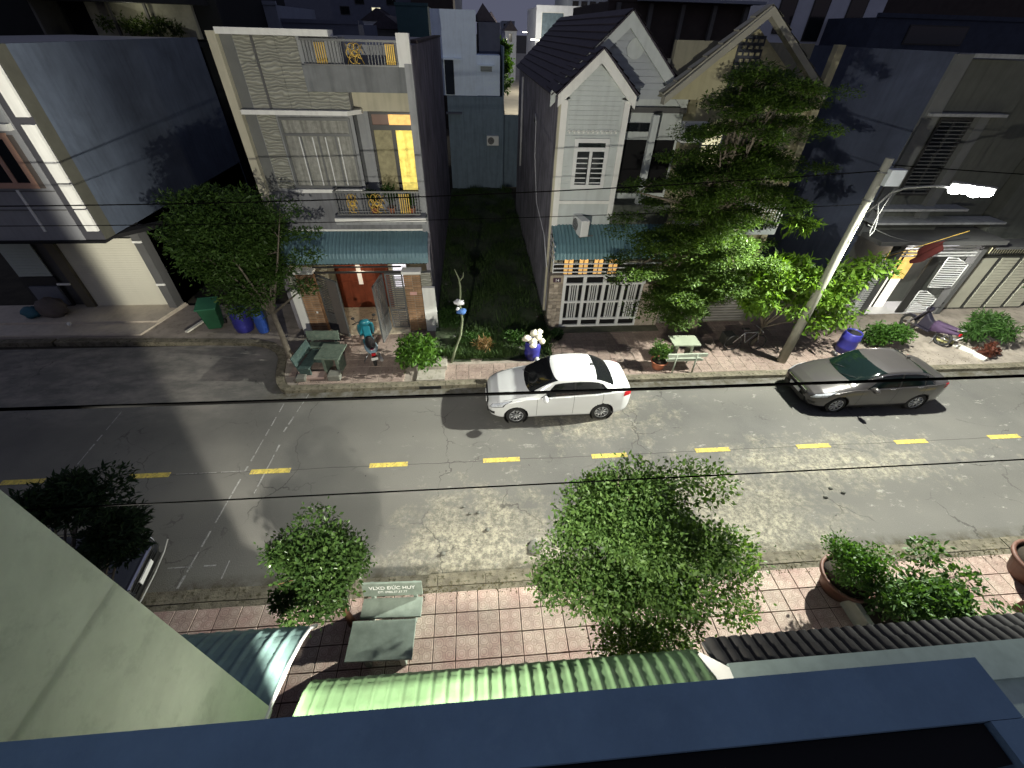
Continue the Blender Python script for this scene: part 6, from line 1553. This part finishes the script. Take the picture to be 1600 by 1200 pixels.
limbs(t5, (20.2, 5.7, .1), [(b[0][0], b[0][1], b[0][2] - .1) for b in B5[::4]], .17, M_bark, .5, trunk_top=(19.3, 5.3, 4.6))
MB().tube([(19.3, 5.3, 4.5), (19.0, 5.2, 6.5), (18.9, 5.2, 8.3)], [.12, .08, .02], 8).build('trunk', M_bark, t5)
leaves('crown', t5, B5, .085, .036, leaf_mat('layered_leaf', (.046, .090, .018), .35, .5), 5, flat=.6)
# lime tree around pole
t6 = empty('lime_tree', 'bright lime-green broad-leaved tree around the concrete lamp pole', 'tree', (22.2, 4.9, .1))
B6 = clumps((22.6, 4.6, 2.6), (1.9, .7, 1.15), 40, .45, 230, 61, .7) + [((24.7, 4.4, 3.4), (.8, .5, .35), 420), ((24.3, 4.5, 2.9), (.6, .4, .4), 300), ((22.0, 4.9, 4.6), (.6, .4, .3), 260), ((24.4, 4.4, 1.6), (.8, .5, .45), 450), ((23.5, 4.3, 1.5), (.6, .5, .4), 300)]
limbs(t6, (22.2, 4.9, .1), [b[0] for b in B6[::4]], .07, M_bark, .35)
leaves('crown', t6, B6, .19, .065, LM_lime, 6, droop=.55, shell=.4)
def bush(label, c, rad, n, mat, ll=.1, lw=.05, seed=1, droop=0, k=10, name='bush', group=None):
    r = empty(name, label, 'bush', (c[0], c[1], .1), 0, group)
    Bq = clumps(c, (rad[0] * .7, rad[1] * .7, rad[2] * .7), k, min(rad) * .55, n // k, seed, .8)
    MB().tube([(c[0], c[1], .05), (c[0] + .05, c[1], c[2])], .02, 5).build('stem', M_bark, r)
    for b in Bq[:5]: pass
    leaves('crown', r, Bq, ll, lw, mat, seed, droop=droop); return r
bush('leafy green bush at the kerb beside the teal scooter', (9.75, 4.1, .75), (.95, .7, .75), 3600, leaf_mat('bush_leaf', (.055, .13, .022), .3, .35), .13, .06, 12, .3, 16)
bush('rounded green shrub behind the blue barrel and grey-bronze sedan', (27.0, 4.6, .7), (1.2, .7, .6), 4200, LM_mid, .09, .05, 13, 0, 16)
bush('dark spiky shrub at the right planter by the shutters', (31.2, 4.7, .7), (1.3, .7, .6), 4200, LM_dark, .16, .03, 14, .2, 16)
bush('reddish-brown low plant at the right planter edge', (30.6, 3.9, .35), (.7, .35, .25), 1100, leaf_mat('red_leaf', (.07, .025, .018), .2), .09, .04, 15, 0, 8)
bush('dark green bushy plant overhanging the shutter house at the right edge', (33.6, 5.2, 2.2), (1.0, .8, .8), 3000, LM_deep, .2, .06, 16, .3, 12)
bush('dry brown weed clump at the front of the vacant lot', (12.3, 4.9, .4), (.45, .3, .3), 900, leaf_mat('dry_leaf', (.14, .09, .04), .2), .14, .02, 17, .3, 8)
bush('low leafy weeds along the front edge of the vacant lot beside the sapling', (11.9, 5.3, .35), (.8, .4, .35), 2200, LM_dark, .09, .04, 19, .1, 14)
bush('low leafy weeds at the lot front beside the blue sack barrel', (13.4, 5.4, .35), (.7, .5, .35), 2200, LM_dark, .09, .04, 20, .1, 14)
bush('weedy shrub against the foot of the tiled townhouse side wall', (10.9, 6.6, .4), (.4, .9, .45), 1800, LM_dark, .09, .04, 23, .1, 12)
bush('dark low weeds against the white gabled house post', (14.9, 5.7, .3), (.5, .3, .2), 700, LM_deep, .1, .04, 18, 0, 6)
pk = empty('planter_kerb', 'chipped white planter edging stones beside the purple motorbike', 'kerb stone', (29.9, 4.2, .1))
for (a, b, c_) in (((29.7, 5.0), (30.1, 4.6), (.5, .48, .22)), ((30.05, 4.5), (30.3, 3.9), (.6, .6, .55)), ((30.25, 3.85), (30.35, 3.5), (.6, .6, .55))):
    MB().tube([(a[0], a[1], .16), (b[0], b[1], .16)], .1, 6).build('stone', mk('pale_stone_%d' % int(c_[2] * 100), c_, .8, var=.15), pk)
# potted plants
M_clay = mk('clay_pot', (.36, .13, .07), .75, var=.2, scale=5); M_dclay = mk('dark_clay_pot', (.11, .05, .035), .6, var=.2, scale=5)
M_earth = mk('potting_soil', (.03, .022, .015), 1, var=.3, scale=9)
def potted(label, loc, r, h, lab2, crown, n, mat, ll, lw, seed, pm=M_clay, tilt=0, square=False):
    o = empty('potted_plant', label, 'potted plant', loc)
    p = MB().lathe([(r * .62, 0), (r * .7, .02), (r * .93, h * .8), (r * 1.08, h * .86), (r * 1.1, h), (r * .98, h), (r * .94, h * .88)], loc, 26, cap=False).build('pot', pm, o)
    MB().lathe([(r * .95, 0), (.01, .03)], (loc[0], loc[1], loc[2] + h * .88), 20).build('soil', M_earth, p)
    MB().tube([(loc[0], loc[1], loc[2] + h * .8), crown[0]], .02, 5).build('stem', M_bark, o)
    Bq = clumps(crown[0], tuple(x * .65 for x in crown[1]), 12, min(crown[1]) * .6, n // 12, seed, .85)
    leaves('crown', o, Bq, ll, lw, mat, seed); return o
potted('small leafy plant in an orange clay pot beside the slatted bench', (18.15, 3.72, .1), .27, .32, '', ((18.1, 3.75, .8), (.35, .3, .4)), 1500, leaf_mat('pot_leaf', (.055, .12, .03), .3), .075, .05, 41)
potted('round clipped shrub in a large clay pot on the near pavement at right', (19.35, -3.95, .1), .46, .5, '', ((19.25, -3.85, 1.15), (.62, .6, .5)), 6000, LM_mid, .05, .032, 42, M_dclay)
potted('small round shrub in a big dark red pot at the right edge', (23.75, -4.0, .1), .52, .55, '', ((24.0, -4.05, 1.05), (.5, .5, .42)), 4200, LM_dark, .06, .035, 43, M_dclay)
# long planter with trailing plants next to the clipped shrub
pt = empty('planter_box', 'pale concrete planter box full of trailing plants near the ribbed tile canopy', 'planter', (20.2, -4.7, .1))
M_pc = mk('pale_planter', (.36, .37, .32), .8, var=.15, stain=.2, stain_col=(.15, .15, .1))
MB().box(19.2, 21.3, -5.15, -4.25, .1, .5).build('box', M_pc, pt, bevel=.02); MB().box(19.3, 21.2, -5.05, -4.35, .501, .515).build('soil', M_earth, pt)
Bp = clumps((20.1, -4.6, 1.0), (.85, .45, .4), 18, .3, 240, 51) + [((20.55, -3.9, 1.35), (.28, .25, .35), 240), ((21.2, -4.3, .95), (.4, .35, .25), 330), ((21.9, -5.0, .7), (.45, .3, .2), 240)]
leaves('foliage', pt, Bp, .11, .045, leaf_mat('planter_leaf', (.045, .10, .03), .3), 52, droop=.25)
pt2 = empty('planter_box', 'clay planter trough with cuttings at the right edge by the dark red pot', 'planter', (23.2, -4.9, .1), 0)
MB().box(22.75, 23.9, -5.0, -4.55, .1, .4).build('box', M_dclay, pt2, bevel=.02); MB().box(22.85, 23.8, -4.93, -4.62, .401, .41).build('soil', M_earth, pt2); MB().box(22.7, 24.2, -5.7, -5.15, .1, .42).build('box', M_pc, pt2, bevel=.02)
leaves('foliage', pt2, clumps((23.4, -4.8, .5), (.4, .15, .08), 5, .14, 80, 53), .09, .04, LM_dark, 53)
tfar = empty('street_tree', 'small tree in the light of the back street, seen through the gap', 'tree', (16.2, 58, 0))
Bf = clumps((16.2, 58, 5.2), (.9, 1.2, 2.4), 16, .8, 200, 97); limbs(tfar, (16.2, 58, 0), [b[0] for b in Bf[::3]], .15, M_bark, .5); leaves('crown', tfar, Bf, .35, .16, LM_mid, 98)
# lot sapling with a rag tied on
sp_ = empty('sapling', 'bare bent sapling at the lot edge with rags tied halfway up', 'sapling', (11.02, 4.34, .1))
MB().tube([(11.02, 4.34, .0), (11.2, 4.38, .6), (11.42, 4.4, 1.2), (11.5, 4.4, 1.75), (11.46, 4.4, 2.3), (11.5, 4.4, 2.9), (11.47, 4.4, 3.2), (11.36, 4.4, 3.5)], [.045, .04, .036, .034, .032, .028, .024, .012], 8).tube([(11.48, 4.4, 3.1), (11.6, 4.4, 3.25), (11.62, 4.4, 3.4)], [.022, .018, .01], 6).build('stem', mk('green_bark', (.13, .15, .09), .9, var=.2), sp_)
rg = MB().blob((11.5, 4.36, 2.1), .13, 10, 7, .25, (1.3, 1, .7)).build('rag', mk('blue_rag', (.06, .14, .35), .9, var=.4, scale=9)); tag(rg, 'blue rag tied round the bare sapling', 'rag')
rg = MB().blob((11.44, 4.36, 2.42), .12, 10, 7, .3, (1.3, 1, .7)).blob((11.38, 4.34, 2.2), .06, 8, 6, .2).build('rag', mk('white_rag', (.6, .6, .62), .9, var=.3)); tag(rg, 'white rag tied round the bare sapling above the blue one', 'rag')
# plants on the first-floor balcony and garden on the far roof
for (x, y, z, s, lb) in ((8.75, 7.15, 4.2, .5, 'small dark pot plant on the balcony, left of three'), (9.3, 7.15, 4.2, .62, 'bushy pot plant before the lit balcony door'), (9.95, 7.12, 4.2, .42, 'small pot plant at the right balcony corner')):
    potted(lb, (x, y, z), .13, .22, '', ((x, y, z + .22 + s * .7), (s * .45, s * .3, s * .6)), 700, LM_dark, .09, .035, int(x * 10))
rgn = empty('roof_garden', 'lit plants on the roof garden above the navy side wall', 'plants', (-2.6, 18.4, 8.2))
leaves('foliage', rgn, clumps((-2.6, 18.6, 8.75), (1.7, .3, .3), 18, .3, 90, 91), .14, .05, LM_olive, 91, droop=.4)
# weeds of the vacant lot
g = np.random.default_rng(9); n = 60000
X_ = g.uniform(10.45, 14.58, n); Y_ = 4.5 + 20 * g.random(n) ** 1.6
keep = (np.sin(X_ * 2.3 + Y_) + np.sin(Y_ * 1.7 - X_ * 1.1) + g.normal(size=n) * .8) > -.3; X_, Y_ = X_[keep], Y_[keep]; n = len(X_)
H_ = g.uniform(.08, .38, n) * (1 + .5 * np.sin(X_ * 3) * np.sin(Y_ * 2)); A_ = g.uniform(0, 6.28, n); Wd_ = g.uniform(.012, .035, n); lean = g.normal(size=(n, 2)) * .12
z0 = .12
v = np.stack([np.stack([X_ - np.cos(A_) * Wd_, Y_ - np.sin(A_) * Wd_, np.full(n, z0)], 1), np.stack([X_ + np.cos(A_) * Wd_, Y_ + np.sin(A_) * Wd_, np.full(n, z0)], 1), np.stack([X_ + lean[:, 0], Y_ + lean[:, 1], z0 + H_], 1)], 1).reshape(-1, 3)
wg = arr('weeds', v, np.arange(3 * n).reshape(-1, 3), leaf_mat('weed_leaf', (.035, .07, .024), .2, .7), None, np.repeat(g.random(n), 3), kind='stuff'); tag(wg, 'dark weeds and grass covering the vacant lot', 'weeds')
leaf_l = MB()
for i in range(26):
    x = rnd.uniform(10.6, 14.4); y = rnd.uniform(4.7, 11); leaf_l.obox((x, y, .28), (rnd.uniform(.05, .14), rnd.uniform(.04, .1), .02), Matrix.Rotation(rnd.random() * 3, 3, 'Z'))
tag(leaf_l.build('litter', mk('grey_litter', (.10, .10, .09), .9, var=.3), kind='stuff'), 'scattered pale litter among the weeds', 'litter')
# leaf litter and moss by kerbs
g = np.random.default_rng(19); n = 2600
X_ = np.concatenate([g.uniform(9, 25, n // 2), g.uniform(6, 30, n // 2)]); Y_ = np.concatenate([-3.43 + g.normal(size=n // 2) * .09, 3.4 + np.abs(g.normal(size=n // 2)) * .5])
Z_ = np.full(n, .112); Z_[Y_ > 3.35] = .118; Z_[(Y_ > -3.1) & (Y_ < 3.1)] = .01
A_ = g.uniform(0, 6.28, n); s = g.uniform(.008, .022, n)
v = np.stack([np.stack([X_ + np.cos(A_ + k * 2.09) * s, Y_ + np.sin(A_ + k * 2.09) * s, Z_ + .006 * k], 1) for k in range(3)], 1).reshape(-1, 3)
wg = arr('leaf_litter', v, np.arange(3 * n).reshape(-1, 3), leaf_mat('dead_leaf', (.055, .05, .02), .1, .8), None, np.repeat(g.random(n), 3), kind='stuff'); tag(wg, 'fallen leaves and moss specks along both kerbs', 'leaf litter')
for (x_, y_) in ((11.51, -1.42), (11.67, -1.62), (11.86, -1.61), (12.06, -2.08), (11.06, -2.6), (21.0, -1.45), (21.25, -1.6), (20.7, -1.7)):
    tag(MB().blob((x_, y_, .02), rnd.uniform(.035, .055), 8, 5, .25, (1.2, .9, .6)).build('pebble', mk('dark_block', (.14, .14, .12))), 'small dark pebble on the pale worn road surface', 'pebble', 'pebbles on the road')
o = MB().blob((13.1, -2.58, .015), .16, 10, 6, .3, (1, 1.1, .12)).build('stone', mk('dark_block', (.14, .14, .12))); tag(o, 'dark flat patch of stone on the pale road beside the big tree', 'stone')
